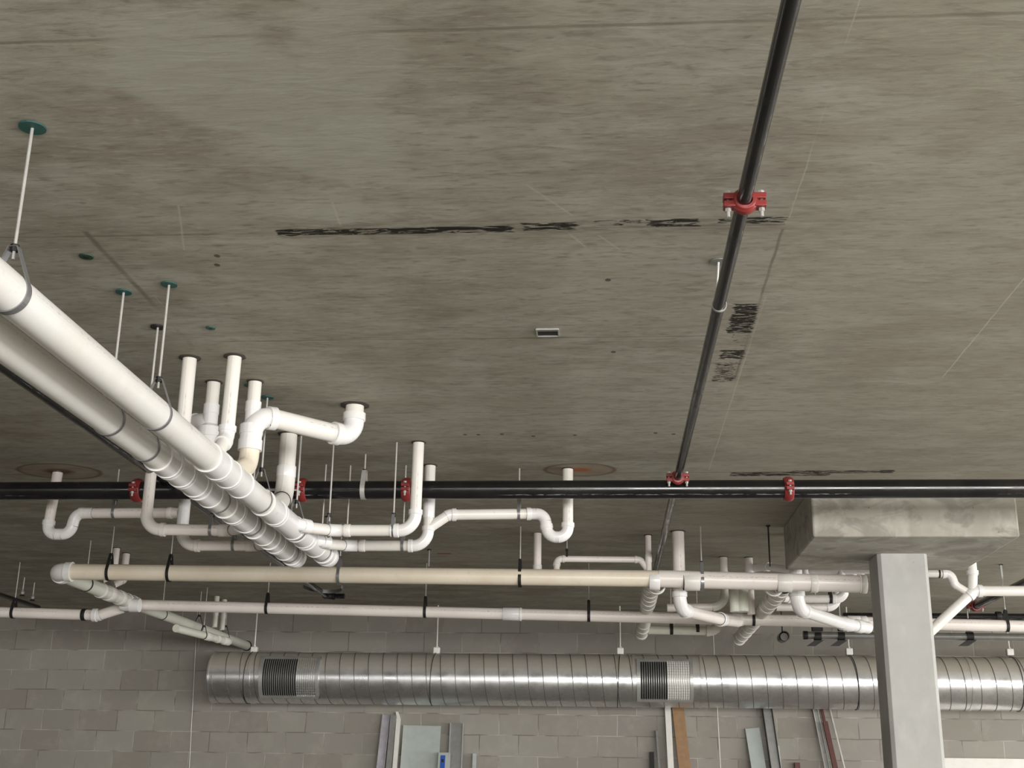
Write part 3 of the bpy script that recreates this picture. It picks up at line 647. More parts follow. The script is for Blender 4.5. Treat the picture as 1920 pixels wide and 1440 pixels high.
# diagonal D
zD0 = aL.z-.0; zD1 = 2.99
t = thing('drain_diagonal_pipe', (DX, YA+.15, zD0), 'greenish white pipe running back from the left elbow into the block wall', 'pipe')
yt = 10.35
MB().sweep([V(DX, YA+.13, zD0), V(DX-.01, yt, zD0-.01)], r4*.96, 28, (False, False)).build('pipe_section', 'pvc_green', t)
MB().sweep([V(DX-.01, yt, zD0-.01), V(-3.86, WY-.002, zD1)], r3*1.05, 28, (False, False)).build('pipe_section', 'pvc_green', t)
for yy, L in ((9.62, .05), (9.80, .11), (10.02, .08), (10.18, .04), (10.34, .10)):
    ring(t, V(DX-.008, yy, zD0-.006), EY, r4*.96, L, 'fit_dull', 'coupling', 1.12, 28)
MB().sweep([V(-3.86, WY-.03, zD1), V(-3.86, WY-.004, zD1)], [r3*1.1, r3*1.25], 24, (False, False)).build('wall_collar', 'dark', t)
# short pipe slung under the diagonal
p = atz(330, 1178, 2.9); q = atz(428, 1203, 2.9)
hanger('thin hanger on the short rimmed pipe under the greenish diagonal', ((p.x+q.x)/2, (p.y+q.y)/2, 2.90), (q-p).normalized(), r3*.8, w=.012, rise=.05, strapmat='dark')
run('drain_stub', 'short rimmed pipe slung just below the greenish diagonal pipe', 'pipe', [(p.x, p.y, 2.90), (q.x, q.y, 2.90)], r3*.8, mat='pvc_green', fit='fit_dull',
    coup=[(0, (q-p).length-.06, .12), (0, (q-p).length-.45, .10), (0, (q-p).length-.24, .04)], caps=(True, True))
# risers dropping to D
for px, py, lb in ((219, 1027, 'left of two short grey risers behind the beige pipe'), (237, 1037, 'right of two short grey risers behind the beige pipe')):
    s = atz(px, py, H); run('drain_riser', lb, 'pipe', [(s.x, s.y, H-.001), (s.x, s.y, 3.13), (DX+.02, s.y-.05, 3.085)], .026 if px < 230 else .029, mat='pvc_pink', fit='fit_dull', gap_shade=1.3, br=.03, hubs=[(0, 0)])
for px, py, lb in ((407, 1135, 'left of two thin risers dropping onto the greenish diagonal pipe near the wall'), (421, 1135, 'right of two thin risers dropping onto the greenish diagonal pipe near the wall')):
    s = atz(px, 1118 if px < 415 else 1124, H); b = s.copy()
    run('drain_riser', lb, 'pipe', [(s.x, s.y, H-.001), (s.x, s.y, 3.045)], .026, mat='pvc_green', fit='fit_dull', coup=[(0, .17, .04)])

# ---- cross pipe B
YB = 10.3
bP = lambda px, py: aty(px, py, YB)
b0, b1 = bP(262, 1134.5), bP(1925, 1174.5)
t = thing('drain_cross_pipe', b0, 'slimmer white cross pipe, lower of the two long horizontal ones, passing behind the column', 'pipe')
MB().sweep([b0, b1+EX*1.5+V(0, 0, (b1.z-b0.z)/(b1.x-b0.x)*1.5)], r3*1.03, 28, (False, True)).build('pipe_section', 'pvc_pink', t)
def onB(px): x = bP(px, 1150).x; return V(x, YB, b0.z+(b1.z-b0.z)*(x-b0.x)/(b1.x-b0.x))
dB = (b1-b0).normalized()
for px, L, m in ((250, .07, 'fit'), (960, .15, 'fit'), (1343, .03, 'fit_dull'), (1382, .09, 'fit'), (1600, .1, 'fit'), (1618, .05, 'fit')):
    ring(t, onB(px), dB, r3*1.03, L, m, 'coupling', 1.14, 28)
ring(t, onB(976), dB, r3*1.03, .02, 'rim', 'glue_rim', 1.2, 28)
# wye at the crossing with D, and pipe C going left
run('drain_left_pipe', 'white pipe entering from the left edge and kinking up to the crossing fitting', 'pipe',
    [aty(-60, 1146, YB), aty(186, 1153.5, YB), aty(232, 1139, YB)], r3, mat='pvc_pink', fit='fit', br=.09, hubs=[(1, 0)],
    coup=[(0, aty(-60, 1146, YB).x*-1+aty(158, 1153, YB).x, .035, 'dark')])
t = thing('crossing_fitting', aty(240, 1136, YB), 'bulky white wye fitting where the greenish diagonal meets the long cross pipe', 'pipe fitting')
c = aty(240, 1135, YB-.11)
MB().sweep([c-EX*.07, c-EX*.06, c-EX*.03, c+EX*.02, c+EX*.021, c+EX*.10, c+EX*.1], [.03, r3*.95, r3*1.12, r3*1.12, r3*1.26, r3*1.26, r3], 28).build('body', 'fit', t)

# ---- far branch runs G and M going back from A
def accordion(label, X, z, y0, y1, fits, mat='fit_dull'):
    t = thing('drain_back_run', (X, y0, z), label, 'pipe')
    MB().sweep([V(X, y0, z), V(X, y1, z-.02)], r4*.95, 24, (False, True)).build('pipe_section', 'pvc_green', t)
    for a, L in fits:
        ring(t, V(X, a, z-.02*(a-y0)/(y1-y0)), EY, r4*.95, L, mat, 'coupling', 1.14, 28)
    return t
gx = .345; zG = 2.985
accordion('ribbed grey-white drain line running back under the cross pipes, left one right of centre', gx, zG, YA+.15, 12.0, [(9.15, .16), (9.36, .10), (9.55, .06), (9.8, .14), (10.0, .08), (11.2, .1), (11.55, .16), (11.9, .1)])
mx = 1.265; zMM = 2.955
accordion('ribbed grey-white drain line running back under the cross pipes, right one near the column', mx, zMM, YA+.15, 12.1, [(9.12, .14), (9.3, .1), (9.5, .12), (9.7, .08), (9.92, .12), (10.9, .1), (11.2, .08), (11.5, .08), (11.8, .07), (12.05, .06)])
# horizontal stubs off G
p, q = aty(1222, 1137, 10.0), aty(1345, 1140, 9.98)
s = atz(1356, 1044, H)
run('branch_line', 'white riser under the ceiling bending left beneath the cross pipe, right of the thick riser', 'pipe',
    [(s.x, s.y, H-.001), (s.x, s.y, 2.955), (p.x+.12, 9.98, 2.945)], r2*1.03, mat='pvc_pink', fit='pvc_green', gap_shade=1.2, br=.10, hubs=[(0, 0)], coup=[(0, .13, .03, 'fit')])
p, q = aty(1216, 1181, 11.7), aty(1338, 1183, 11.7)
run('branch_line', 'dull greenish pipe under the lower cross pipe held by two dark clips', 'pipe', [(gx+.06, 11.7, p.z), (q.x, 11.7, q.z), (q.x+.10, 11.78, q.z+.12)], r3*.9, mat='pvc_green', fit='fit_dull', br=.06)
for px, lb in ((1259, 'left of two dark clips on the dull greenish pipe'), (1308, 'right of two dark clips on the dull greenish pipe')):
    c = aty(px, 1181, 11.7); hanger(lb, c, EX, r3*.9, strapmat='dark', w=.03, group='dark clips')
# risers at A
s = atz(1008, 1000, H)
run('drain_riser', 'short straight riser standing on the beige cross pipe below the right-hand trap', 'pipe', [(s.x, s.y, H-.001), (s.x, s.y, 3.06)], .029, mat='pvc_pink', fit='fit_dull', coup=[(0, .255, .05)])
s2 = atz(1215, 1003, H); zz = aty(1150, 1048, 9.05).z
e0 = aty(1044, 1060, 9.05)
run('branch_line', 'slim white pipe on top of the cross pipe between two small elbows', 'pipe',
    [(e0.x, 9.0, 3.05), (e0.x, 9.05, zz), (s2.x-.06, 9.08, zz), (s2.x+.02, 9.08, 3.06)], .0225, mat='pvc_pink', fit='fit_dull', br=.04, hubs=[(1, 1), (1, 0)])
run('drain_riser', 'thin grey riser beside the black pipe, left of the thick riser', 'pipe', [(s2.x, s2.y, H-.001), (s2.x, s2.y, 3.02)], .022, mat='pvc_pink', fit='fit_dull', coup=[(0, .17, .06)], gap_shade=1.6)
s = atz(1272, 993, H)
u1 = aty(1350, 1158, 9.75)
run('drain_riser', 'thick riser behind the cross pipe sweeping right through a white elbow', 'pipe',
    [(s.x, s.y+.06, H-.001), (s.x, s.y+.06, aty(1274, 1143, s.y+.06).z), (aty(1350, 1161, 9.6).x, 9.6, aty(1350, 1161, 9.6).z), (onB(1380).x, YB-.10, onB(1380).z-.03)], r3*.97, mat='pvc_pink', fit='fit', br=.085, gap_shade=1.4, hubs=[(1, 1), (0, 1)], coup=[(2, .10, .05, 'fit')])
s = atz(1404, 1045, H)
run('drain_riser', 'white riser with a side branch tucked behind the right end of the beige-white pipe', 'pipe', [(s.x, s.y, H-.001), (s.x, s.y, 2.90)], r2, mat='pvc_pink', coup=[(0, .10, .07, 'fit')], gap_shade=1.2)
w0, w1 = aty(1412, 1064, 9.95), aty(1512, 1073, 9.4)
run('branch_line', 'bright white pipe running from a riser toward the column capital', 'pipe', [(s.x+.04, s.y, w0.z), (w0.x+.1, 9.9, w0.z), (w1.x, 9.4, w1.z), (w1.x+.5, 9.2, w1.z-.01)], r2*.95, mat='fit', br=.05, hubs=[(1, 1), (0, 0)])
# pair of fat drops left of M, fed from behind the cross pipe
for px, rr_, yy, lb in ((1391, .052, 9.7, 'fat greenish drop between the two cross pipes, right one of the pair'), (1377, .036, 9.6, 'narrow greenish drop between the two cross pipes, left one of the pair')):
    c = aty(px, 1130, yy); zt_ = aty(px, 1088, yy).z
    run('drain_drop', lb, 'pipe', [(c.x+.16 if px > 1380 else c.x-.12, yy, zt_), (c.x, yy, zt_), (c.x, yy, aty(px, 1147, yy).z)], rr_, mat='pvc_green', fit='fit_dull', br=.06, caps=(True, True), hubs=[(0, 0)])
# horizontal branches right of M
c0, c1 = aty(1470, 1123, 9.6), aty(1580, 1123, 9.6)
run('branch_line', 'white branch leaving the right ribbed line, upper of two, turning up before the column', 'pipe',
    [(mx+.06, 9.5, c0.z-.005), (mx+.12, 9.6, c0.z), (c1.x, 9.6, c1.z), (c1.x+.12, 9.6, H-.001)], r2*1.03, mat='pvc', br=.07, hubs=[(0, 0), (1, 0)], coup=[(1, .05, .04, 'fit'), (1, .10, .012, 'rim')])
c0, c1 = aty(1455, 1140, 9.9), aty(1560, 1139, 9.9)
run('branch_line', 'white branch leaving the right ribbed line, lower of two, curving up beside the thick elbow', 'pipe',
    [(mx+.06, 9.85, c0.z), (c1.x+.03, 9.9, c1.z), (c1.x+.11, 9.9, H-.001)], r2*1.03, mat='pvc', br=.09, hubs=[(0, 0)], coup=[(0, .16, .05, 'fit')])
# big elbow O
o0 = V(zA(1506, 1100).x, 9.05, 0); oz = aty(1545, 1158, 9.4).z
ob = aty(1600, 1165, 9.95)
run('drain_drop', 'big bright white elbow sweeping right below the cross pipe toward the column', 'pipe',
    [(o0.x, 9.05, H-.001), (o0.x, 9.05, oz+.015), (ob.x-.12, 9.75, oz+.0), (ob.x+.11, 9.95, oz-.006)], r3*1.02, mat='fit', br=.09, hubs=[(1, 1), (0, 0)], coup=[(2, .04, .12, 'fit'), (2, .19, .07, 'fit')], caps=(False, True))
# a few short stubs hanging just beyond the capital
for px, lb in ((1577, 'left of the short bright stubs peeking over the cross pipe beside the column'), (1599, 'middle of the short bright stubs peeking over the cross pipe beside the column'), (1613, 'right of the short bright stubs peeking over the cross pipe beside the column'), (1509, 'lone short bright stub peeking over the cross pipe under the capital')):
    c = aty(px, 1070, 9.3); run('drain_riser', lb, 'pipe', [(c.x, 9.3, H-.001), (c.x, 9.3, 2.99)], .026, mat='fit', coup=[(0, .26, .04, 'fit')])
# ---- right of the column
YR = 9.3
g0 = aty(1826, 1108, YR); g1 = aty(1925, 1107.5, YR); g2 = aty(1738, 1190, YR)
run('drain_diagonal_pipe', 'bright white pipe right of the column, level then slanting down to the left', 'pipe',
    [g1+EX*1.6, g0, V(g2.x, YR-.0, g2.z)], r2*1.22, mat='pvc', br=.07, fit='fit', hubs=[(1, 1)])
s = atz(1822, 1040, H)
q = aty(1822, 1062, YR+.0)
run('drain_riser', 'white riser coming down past the back corner of the capital onto the slanting pipe', 'pipe',
    [(q.x, YR, H-.001), (q.x, YR, g0.z+.115), (q.x-.012, YR, g0.z+.01)], r2*1.15, mat='pvc', br=.05, hubs=[(1, 0)])
h0, h1, h2, h3 = aty(1720, 1075, YR), aty(1783, 1076, YR), aty(1790, 1096, YR), aty(1812, 1111, YR)
run('branch_line', 'S-shaped white pipe emerging right of the column and joining the slanting pipe', 'pipe',
    [h0, h1, h2+V(.0, 0, -.0), h3+V(.01, 0, 0)], r2*.93, mat='pvc', br=.05, hubs=[(1, 0), (0, 0)], coup=[(0, .155, .012, 'dark')])

# steel tube low at the right, with dark clamps
p, q = aty(1506, 1191, 11.6), aty(1925, 1196, 11.6)
t = thing('steel_tube', p, 'grey steel tube running level above the duct at the right, passing behind the column', 'pipe')
MB().sweep([p, q+EX*1.5], .033, 20).build('tube', 'studgrey', t)
ring(t, p+EX*.02, EX, .033, .04, 'dark', 'end_collar', 1.15)
for px, lb, k in ((1533, 'black clamp hanging on the steel tube, left one near its end', 1), (1577, 'black clamp hanging on the steel tube, between its end and the column', 0), (1818, 'black clamp hanging on the steel tube right of the column', 0)):
    c = aty(px, 1193, 11.6)
    t = thing('beam_clamp', c, lb, 'clamp', 'black clamps on the steel tube')
    MB().strip([c+V(0, math.cos(a)*.037, math.sin(a)*.037) for a in [i*math.pi/10 for i in range(20)]], EX, .06, .004, True).build('band', 'dark', t)
    MB().box(c+V(0, .0, .10), .10 if k else .05, .05, .11).build('bracket', 'dark', t, smooth=False, bevel=.006)
    MB().sweep([c+V(0, 0, .15), V(c.x, 11.6, H-.001)], .006, 8).build('threaded_rod', 'zinc', t)
    MB().prism([c+V(-.10, -.03, -.085), c+V(-.02, -.03, -.085), c+V(.05, -.03, -.038), c+V(-.03, -.03, -.038)], (0, .06, 0)).build('wedge', 'dark', t, smooth=False)
c = aty(1470, 1193, 11.9)
t = thing('pipe_end', c, 'round black pipe end facing the viewer above the duct, left of the steel tube', 'pipe')
MB().sweep([c, c+V(0, .16, .0)], .045, 24, (False, True)).build('pipe_section', 'black', t)
MB().sweep([c+V(0, .1, .04), V(c.x, c.y+.1, H-.001)], .006, 8).build('threaded_rod', 'dark', t)
MB().sweep([c+V(0, -.002, 0), c+V(0, .03, 0)], [.052, .052], 24, (False, False)).build('rim', 'dark', t)
MB().sweep([c+V(.004, .012, -.004), c+V(.004, .016, -.004)], .036, 20).build('end_disc', 'raw', t)

# ------------------------------------------------------------------ hangers
hanger('thick hanger strap with teal ceiling disc, nearest the viewer, on the upper thick pipe', (X1, 3.03, ZM), EY, r4, w=.026, disc='teal', rise=.075)
hanger('hanger with teal ceiling disc on the upper thick pipe, second from the viewer', (X1, 4.192, ZM), EY, r4, w=.018, disc='teal', rise=.075)
hanger('hanger on the upper thick pipe between the two tallest fittings', (X1, 5.61, ZM), EY, r4*1.0, w=.014, disc='teal', rise=.09)
hanger('hanger on the upper thick pipe just beyond the sidewise riser socket', (X1, 6.31, ZM), EY, r4*1.0, w=.014, rise=.09)
hanger('hanger at the far end of the upper thick pipe', (X1, 6.93, ZM), EY, r4, w=.014, rise=.09)
hanger('hanger with thin rod on the lower thick pipe, nearest the viewer', (X2, 4.26, ZM), EY, r4, w=.018, disc='teal', rise=.075)
hanger('hanger on the lower thick pipe beside the tall hanger of the upper pipe', (X2, 4.638, ZM), EY, r4, w=.018, disc='dark', rise=.075)
hanger('hanger on the lower thick pipe halfway along the coupling rims', (X2, 5.61, ZM), EY, r4, w=.014, rise=.09)
hanger('hanger on the lower thick pipe above the upper left branch', (X2, 6.17, ZM), EY, r4, w=.016, rise=.09)
hanger('hanger at the far end of the lower thick pipe', (X2, 6.98, ZM), EY, r4, w=.016, rise=.09)
hanger('hanger close to the elbow of the upper right branch line', (aty(737, 993, 6.45).x, 6.45, zR1), EX, r2, w=.016, rise=.055)
hanger('hanger on the lower right branch line in front of its elbow', (aty(755, 1024, 6.957).x, 6.957, zR2), EX, r2, w=.016, rise=.055)
hanger('thin hanger at the left coupling of the upper right branch line', (aty(616, 993, 6.45).x, 6.45, zR1), EX, r2*1.14, w=.008, rise=.05)
hanger('thin hanger at the left coupling of the lower right branch line', (aty(649, 1024, 6.957).x, 6.957, zR2), EX, r2*1.14, w=.008, rise=.05)
hanger('hanger on the right trap line beside its elbow coupling', (aty(973, 962, 7.04).x, 7.04, 3.081), EX, r2, w=.018, rise=.055)
hanger('hanger on the upper left branch line', (aty(396, 993, 6.45).x, 6.45, zR1), EX, r2, w=.016, rise=.055)
hanger('hanger on the lower left branch line', (aty(438, 1024, 6.957).x, 6.957, zR2), EX, r2, w=.016, rise=.055)
hanger('hanger on the left trap line', (aty(214, 962, 7.03).x, 7.03, 3.087), EX, r2, w=.016, rise=.055)
t = hanger('bright curved strap holding the long black pipe between two red couplings', (aty(682, 920, MY).x, MY, MZ), EX, MR, w=.026, rise=.06, strapmat='zinc')
for px, lb in ((204, 'hanger on the beige cross pipe, leftmost'), (317, 'hanger on the beige cross pipe, second from its left end'), (636, 'hanger on the beige cross pipe beside the end of the thick pipes'),
               (975, 'hanger on the beige cross pipe under the right trap line'), (1316, 'wide hanger on the whitish part of the upper cross pipe')):
    x = zA(px, 1080).x; hanger(lb, (x, YA, zAat(x)), EX, r4*(1.0 if px < 1230 else 1.04), w=.022, rise=.075, strapmat='strap' if px in (636, 1316) else 'dark')
for px, lb in ((500, 'hanger on the lower cross pipe above the duct grille'), (797, 'hanger on the lower cross pipe at the middle left'), (1104, 'hanger on the lower cross pipe left of the ribbed line'),
               (1412, 'dark hanger on the lower cross pipe right of the ribbed lines'), (1885, 'hanger on the lower cross pipe right of the column')):
    hanger(lb, onB(px), EX, r3*1.03, w=.024, rise=.075, strapmat='dark')
c = aty(25, 1149, YB); hanger('dark hanger on the pipe entering from the left edge', c, EX, r3, w=.026, rise=.075, strapmat='dark')
for yy, lb in ((9.30, 'thin dark band hanger near the top of the greenish diagonal pipe'), (11.0, 'dark band hanger on the greenish diagonal pipe just past the crossing'), (11.95, 'dark band hanger halfway down the lower greenish diagonal pipe'), (12.75, 'dark band hanger on the greenish diagonal pipe nearest the wall')):
    f_ = (yy-yt)/(WY-yt); c = V(DX, yy, zD0-.004) if yy < yt else V(DX-.01, yt, zD0-.01).lerp(V(-3.86, WY, zD1), f_)
    hanger(lb, c, EY, r4*.96 if yy < yt else r3*1.05, w=.014, rise=.07, strapmat='dark')
c = aty(1557, 1123, 9.6); hanger('rusty banded hanger on the upper white branch beside the column', c, EX, r2*1.03, w=.02, rise=.05, strapmat='dark')
c = aty(1063, 1047, 9.06); hanger('tiny dark hanger on the slim pipe above the cross pipe', c, EX, .0225, w=.014, rise=.04, strapmat='dark')
# loose rods seen hanging from the slab
for (x0, y0, y1, lb) in ((1440, 985, 1062, 'dark rod left of the capital'), (614, 968, 1005, 'thin bare rod between the thick pipes and the right branch lines'), (1877, 1058, 1096, 'bare rod below the slab right of the capital'), (805, 1030, 1062, 'faint bare rod above the beige pipe left of centre')):
    a = atz(x0, y0, H); d = ray(x0, y1); Yb = a.y; b = CAM+d*(Yb/d.y)
    t = thing('hanging_rod', (a.x, a.y, H), lb, 'rod', 'bare threaded rods'); MB().sweep([V(a.x, a.y, H-.001), V(a.x, a.y, b.z)], .0055, 8).build('threaded_rod', 'dark' if x0 == 1440 else 'zinc', t)
    MB().sweep([V(a.x, a.y, H-.001), V(a.x, a.y, H-.008)], .016, 10).build('anchor_nut', 'dark', t)
p0, p1 = V(-1.72, 6.36, 3.06), V(-1.49, 6.36, 3.06)
p0, p1 = aty(496, 919, 6.312), aty(559, 919, 6.312)
tag(MB().sweep([p0, p1], .0045, 8).build('tie_rod', 'zinc'), 'short level metal rod in front of the long black pipe behind the thick riser', 'rod')

# small ceiling fittings
for px, py, rr_, m, lb in ((162, 480, .026, 'green', 'dark green round insert in the ceiling above the thick pipes'), (395, 614, .020, 'teal', 'small teal insert in the ceiling above the four risers'), (468, 722, .026, 'teal', 'teal insert in the ceiling beside the fourth riser')):
    a = atz(px, py, H); t = thing('ceiling_insert', a, lb, 'ceiling insert')
    MB().sweep([V(a.x, a.y, H-.001), V(a.x, a.y, H-.005)], [rr_, rr_*.93], 20).build('rim', m, t)
    MB().sweep([V(a.x, a.y, H-.0052), V(a.x, a.y, H-.0062)], rr_*.35, 12).build('socket', 'dark', t)
a = atz(1027, 622, H)
t = thing('embedded_box', a, 'small rectangular metal box recessed in the ceiling in mid picture', 'box')
bw, bd_ = .088, .078
fr = MB()
for (cx_, cy_, sx_, sy2) in ((0, -bd_/2, bw, .006), (0, bd_/2, bw, .006), (-bw/2, 0, .006, bd_), (bw/2, 0, .006, bd_)): fr.box((a.x+cx_, a.y+cy_, H-.004), sx_, sy2, .007)
fr.build('rim', 'zinc', t, smooth=False)
MB().box((a.x, a.y+.014, H-.0025), bw-.004, bd_*.62, .003).build('dark_cavity', 'void', t, smooth=False)
MB().box((a.x, a.y-.027, H-.0035), bw-.004, bd_*.28, .004).build('inner_side', 'raw', t, smooth=False)

# ------------------------------------------------------------------ spiral duct
DY, DZ, DR = 12.88, 2.607, .2555
x0 = aty(401, 1271, DY).x; x1 = 9.7
t = thing('spiral_duct', (x0, DY, DZ), 'large round galvanised spiral duct running along the block wall', 'duct')
duct = t
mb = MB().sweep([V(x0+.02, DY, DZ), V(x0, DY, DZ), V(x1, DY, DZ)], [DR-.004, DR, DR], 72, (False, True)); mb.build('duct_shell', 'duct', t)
hx = []; pitch = aty(1000, 1275, DY).x-aty(973, 1275, DY).x; n = int((x1-x0)/pitch*40)
for i in range(n):
    a = -2*math.pi*i/40; hx.append(V(x0+.05+pitch*i/40, DY-math.cos(a)*(DR+.0005), DZ+math.sin(a)*(DR+.0005)))
MB().sweep(hx, .0040, 5).build('spiral_seam', 'ductseam', t)
for px, w_ in ((403, .012), (478, .03), (1188, .03), (1313, .03), (1811, .025)):
    x = aty(px, 1275, DY).x
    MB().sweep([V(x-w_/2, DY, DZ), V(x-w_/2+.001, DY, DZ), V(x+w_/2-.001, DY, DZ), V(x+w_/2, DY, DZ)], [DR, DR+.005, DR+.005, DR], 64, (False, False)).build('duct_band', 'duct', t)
MB().sweep([V(x0+.06, DY, DZ), V(x0+.07, DY, DZ)], DR-.006, 48).build('end_plate', 'void', t)
def arcp(x, r, a): a = math.radians(a); return V(x, DY-math.cos(a)*r, DZ+math.sin(a)*r)
def shell(xa, xb, r, a0, a1, th, n=24):
    mb = MB()
    for i in range(n+1):
        a = a0+(a1-a0)*i/n; mb.v += [arcp(xa, r, a), arcp(xb, r, a), arcp(xb, r+th, a), arcp(xa, r+th, a)]
    for i in range(n):
        for k in range(4): mb.quad([i*4+k, i*4+(k+1) % 4, i*4+4+(k+1) % 4, i*4+4+k])
    mb.quad([0, 1, 2, 3]); mb.quad([n*4+k for k in range(4)][::-1]); return mb
def merge(a, b):
    o = len(a.v); a.v += b.v; a.f += [tuple(i+o for i in f) for f in b.f]; a.uv += b.uv; return a
def grille(pxa, pxb, pxm, label, plate):
    xa, xb, xm = (aty(p, 1272, DY-DR).x for p in (pxa, pxb, pxm)); a0, a1 = -52, 47; r = DR+.004
    fr = shell(xa, xb, r, a1-6, a1, .014); merge(fr, shell(xa, xb, r, a0, a0+6, .014)); merge(fr, shell(xa, xa+.035, r, a0, a1, .014)); merge(fr, shell(xb-.03, xb, r, a0, a1, .014))
    g = fr.build('grille', 'blade', duct, smooth=False); g['label'] = label
    shell(xa+.03, xm, DR+.001, a0+4, a1-4, .003).build('dark_opening', 'void', g)
    shell(xm, xb-.028, DR+.003, a0+4, a1-4, .004).build('damper_plate', plate, g)
    bl = MB(); n = int((xb-xa-.06)/.0215)
    for i in range(n+1):
        x = xa+.035+(xb-xa-.066)*i/n; merge(bl, shell(x-.0022, x+.0022, DR+.008, a0+5, a1-5, .007, 16))
    bl.build('louver_blades', 'blade', g)
    cb = MB()
    for k in range(15): merge(cb, shell(xm, xb-.03, DR+.0075, a0+8+k*5.9, a0+8.5+k*5.9, .003, 2))
    cb.build('cross_bars', 'blade', g); return g
grille(485, 597, 555, 'galvanised slatted duct grille, left one', 'duct')
grille(1194, 1300, 1252, 'slatted duct grille with a white right half', 'white')
for k, (px, lb) in enumerate(((477, 'white cube cable gripper above the duct, first from the left'), (819, 'white cube cable gripper above the duct, second from the left'), (1163, 'white cube cable gripper above the duct, third from the left'),
                              (1592, 'white cube cable gripper above the duct, left of the column'), (1893, 'white cube cable gripper above the duct, right of the column'))):
    c = aty(px, 1219+k, DY-.02)
    t = thing('duct_hanger', (c.x, c.y, H), lb, 'duct hanger', 'duct hangers with white grippers')
    MB().sweep([V(c.x, c.y, H-.001), V(c.x, c.y, c.z+.03)], .007, 8).build('threaded_rod', 'white', t)
    MB().box(c, .066, .066, .066).build('gripper', 'white', t, smooth=False, bevel=.008)
    MB().sweep([V(c.x, c.y, c.z+.03), V(c.x, c.y, c.z+.05)], [.02, .009], 10).build('collar', 'white', t)
    sgn = -1 if k < 3 else 1
    MB().sweep([V(c.x+sgn*.035*abs(math.sin(a/2)), DY-math.sin(a)*(DR+.006), DZ+math.cos(a)*(DR+.006)) for a in [i*2*math.pi/40 for i in range(41)]], .0035, 6, (False, False)).build('cable_loop', 'dark', t)

# ------------------------------------------------------------------ thin wires against the wall
for (xa, ya, xb, yb, lb, m) in ((368, 1190, 355, 1440, 'pale thin wire hanging down the block wall at the left', 'zinc'), (1337, 1185, 1351, 1440, 'pale thin wire hanging down the block wall right of centre', 'white')):
    a, b = aty(xa, ya, WY-.1), aty(xb, yb, WY-.1); d = (b-a)/(a.z-b.z)
    top = a-d*(H-.001-a.z); bot = b+d*(b.z-.002)
    tag(MB().sweep([top, a, b, bot], .0042, 8).build('hanging_wire', m), lb, 'wire')
a = aty(1337, 1199, WY-.02)

# ------------------------------------------------------------------ building materials leaning on the block wall
def leaner(name, label, cat, pxa, pxb, pyt, mat, lean=.35, th=.02, ybot=None, shift=0., back=WY-.01, group=None):
    """board from floor to the wall; shift = sideways drift of the foot in metres"""
    A, B = aty(pxa, pyt, back-th), aty(pxb, pyt, back-th); z = (A.z+B.z)/2; w = B.x-A.x
    foot = V((A.x+B.x)/2+shift, back-th/2-lean, .0); top = V((A.x+B.x)/2, back-th/2, z)
    ez = (top-foot).normalized(); ex = EX - ez*ez.x; ex.normalize(); ey = ez.cross(ex); L = (top-foot).length
    foot = foot + ey*0; c = (foot+top)/2 + V(0, 0, .0)
    foot_z = c.z - L/2*ez.z - th/2*abs(ey.z)
    return foot, top, ex, ey, ez, w, L, c+V(0, -.0, -foot_z+.001 if foot_z < 0 else 0)
def board(name, label, cat, *a, parts=None, **k):
    foot, top, ex, ey, ez, w, L, c = leaner(name, label, cat, *a, **k); th = k.get('th', .02)
    o = MB().box(c, w, th, L, ex, ey, ez).build(name, a[3], None, smooth=False, bevel=.0015)
    return tag(o, label, cat, k.get('group')), c, ex, ey, ez, w, L
def channel(name, label, cat, *a, lip='blade', **k):
    """C-shaped stud: web plus two pale flanges"""
    foot, top, ex, ey, ez, w, L, c = leaner(name, label, cat, *a, **k); th = k.get('th', .04)
    t = thing(name, foot, label, cat, k.get('group'))
    MB().box(c, w*.9, .003, L, ex, ey, ez).build('web', a[3], t, smooth=False)
    for s in (-1, 1): MB().box(c+ex*(s*w*.48)-ey*0, w*.07, th, L, ex, ey, ez).build('flange', lip, t, smooth=False)
    return t
channel('metal_stud', 'pale lavender-grey metal stud leaning on the wall, leftmost of the leaning things', 'stud', 717, 731, 1341, 'studlav', th=.05, shift=-.10, lip='studlav')
# bright channel with a bent top
o_, c, ex, ey, ez, w, L = board('bright_channel', 'bright white metal channel leaning beside the lavender stud, its top bent over', 'channel', 743, 750, 1349, 'white', th=.07, shift=-.03, lean=.4)
p = c+ez*(L/2)
MB().prism([p+ex*(-.02), p+ex*.02, p+ex*(-.012)+ez*.075, p+ex*(-.04)+ez*.075], ey*.05).build('bent_tip', 'white', o_, smooth=False)
board('crumpled_sheet', 'crumpled grey sheet squeezed between lavender stud and bright channel', 'sheet', 732, 743, 1341, 'studgrey', th=.02, shift=-.07, lean=.22, back=WY-.06)
board('wall_panel', 'wide pale green board leaning on the block wall below the duct', 'board', 756, 827, 1361, 'boardgreen', th=.02, shift=-.03, lean=.3)
channel('metal_stud', 'grey metal stud with pale edges standing right of the wide pale green board', 'stud', 844, 869, 1357, 'studgrey', th=.05, shift=-.0, lean=.3)
foot, top, ex, ey, ez, w, L, c = leaner('', '', '', 822, 844, 1413, 'boardgreen', th=.05, lean=.42, back=WY-.12)
t = thing('boxed_strip', foot, 'small pale strip carrying a blue sticker in front of the green board', 'board')
MB().box(c, w, .05, L, ex, ey, ez).build('strip', 'boardgreen', t, smooth=False, bevel=.002)
bt = MB().box(c+ez*(L/2-.115)-ey*.026*(1 if ey.y > 0 else -1)-ex*.012, .05, .003, .17, ex, ey, ez).build('blue_sticker', 'bluetag', t, smooth=False)
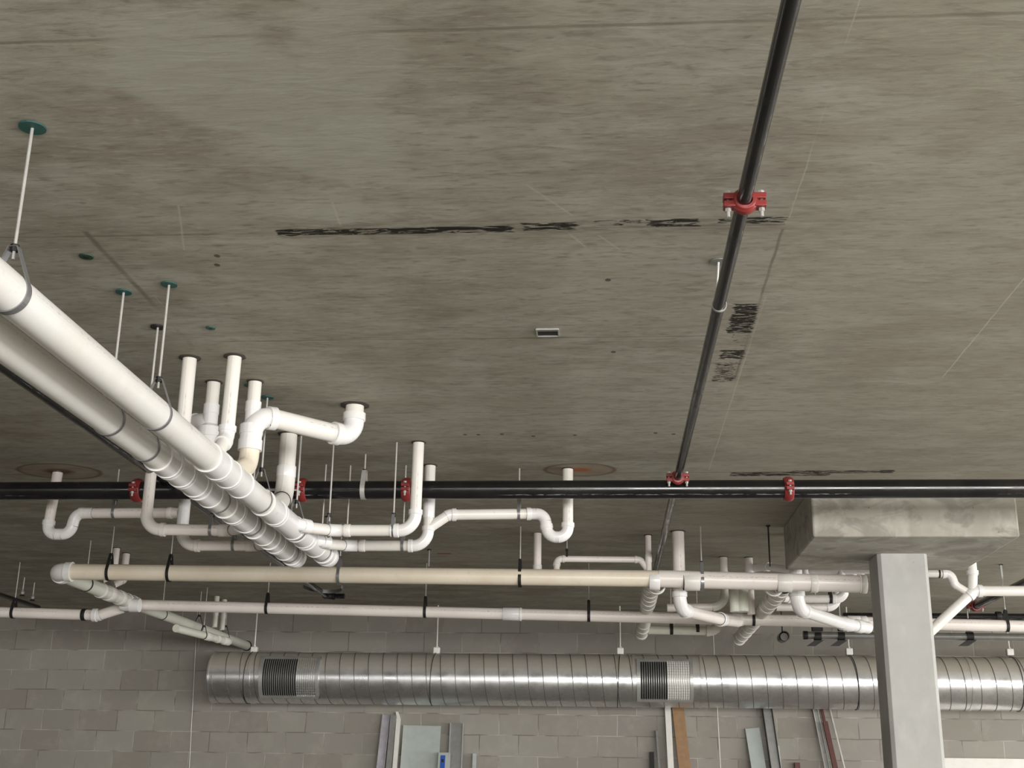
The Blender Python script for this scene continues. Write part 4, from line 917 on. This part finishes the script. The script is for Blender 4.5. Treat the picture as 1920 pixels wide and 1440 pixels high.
MB().box(c+ez*(L/2-.085)-ey*.029*(1 if ey.y > 0 else -1)-ex*.012, .022, .002, .03, ex, ey, ez).build('sticker_mark', 'void', bt, smooth=False)
board('narrow_strip', 'narrow pale strip standing alone right of the grey stud', 'board', 886, 893, 1414, 'boardgreen', th=.04, shift=.02, lean=.3)
# centre group
board('white_batten', 'tall white batten beside the brown plank under the right grille', 'batten', 1246, 1257, 1318, 'white', th=.03, shift=.05, lean=.45)
board('brown_plank', 'brown wooden plank standing under the right duct grille', 'plank', 1259, 1281, 1318, 'wood', th=.03, shift=.20, lean=.4)
board('grey_offcut', 'short grey offcut left of the white batten', 'offcut', 1229, 1233, 1371, 'studgrey', th=.04, shift=.10, lean=.4)
board('dark_offcut', 'dark low offcut at the bottom edge left of the white batten', 'offcut', 1218, 1226, 1411, 'dark', th=.04, shift=.02, lean=.3)
board('wall_panel', 'pale green board leaning to the right, left of the dark stud', 'board', 1397, 1424, 1366, 'boardgreen', th=.02, shift=.22, lean=.42)
channel('metal_stud', 'dark grey metal stud leaning right of the pale green board', 'stud', 1428, 1446, 1318, 'studgrey', th=.06, shift=.20, lean=.35, lip='dark')
board('narrow_strip', 'short pale green strip right of the dark stud', 'board', 1452, 1461, 1399, 'boardgreen', th=.03, shift=.10, lean=.16)
channel('metal_stud', 'perforated pale metal stud leaning left of the maroon poles', 'stud', 1522, 1531, 1318, 'studgrey', th=.03, shift=.30, lean=.35, lip='white')
board('maroon_pole', 'thin maroon pole leaning right of the perforated stud', 'pole', 1536, 1541, 1318, 'maroon', th=.025, shift=.32, lean=.4)
board('brown_pole', 'thick brown pole with a cut top leaning among the thin poles', 'pole', 1543, 1552, 1354, 'maroon', th=.045, shift=.31, lean=.36, back=WY-.12)
board('pale_pole', 'thin pale pole leaning rightmost left of the column', 'pole', 1552, 1555, 1318, 'zinc', th=.015, shift=.40, lean=.35)
board('dark_block', 'small dark maroon block at the bottom edge left of the perforated stud', 'block', 1490, 1500, 1431, 'maroon', th=.05, shift=0, lean=.2)
board('white_sheet', 'wide white board standing low at the bottom right corner', 'board', 1768, 1935, 1423, 'white', th=.03, shift=0, lean=.25)
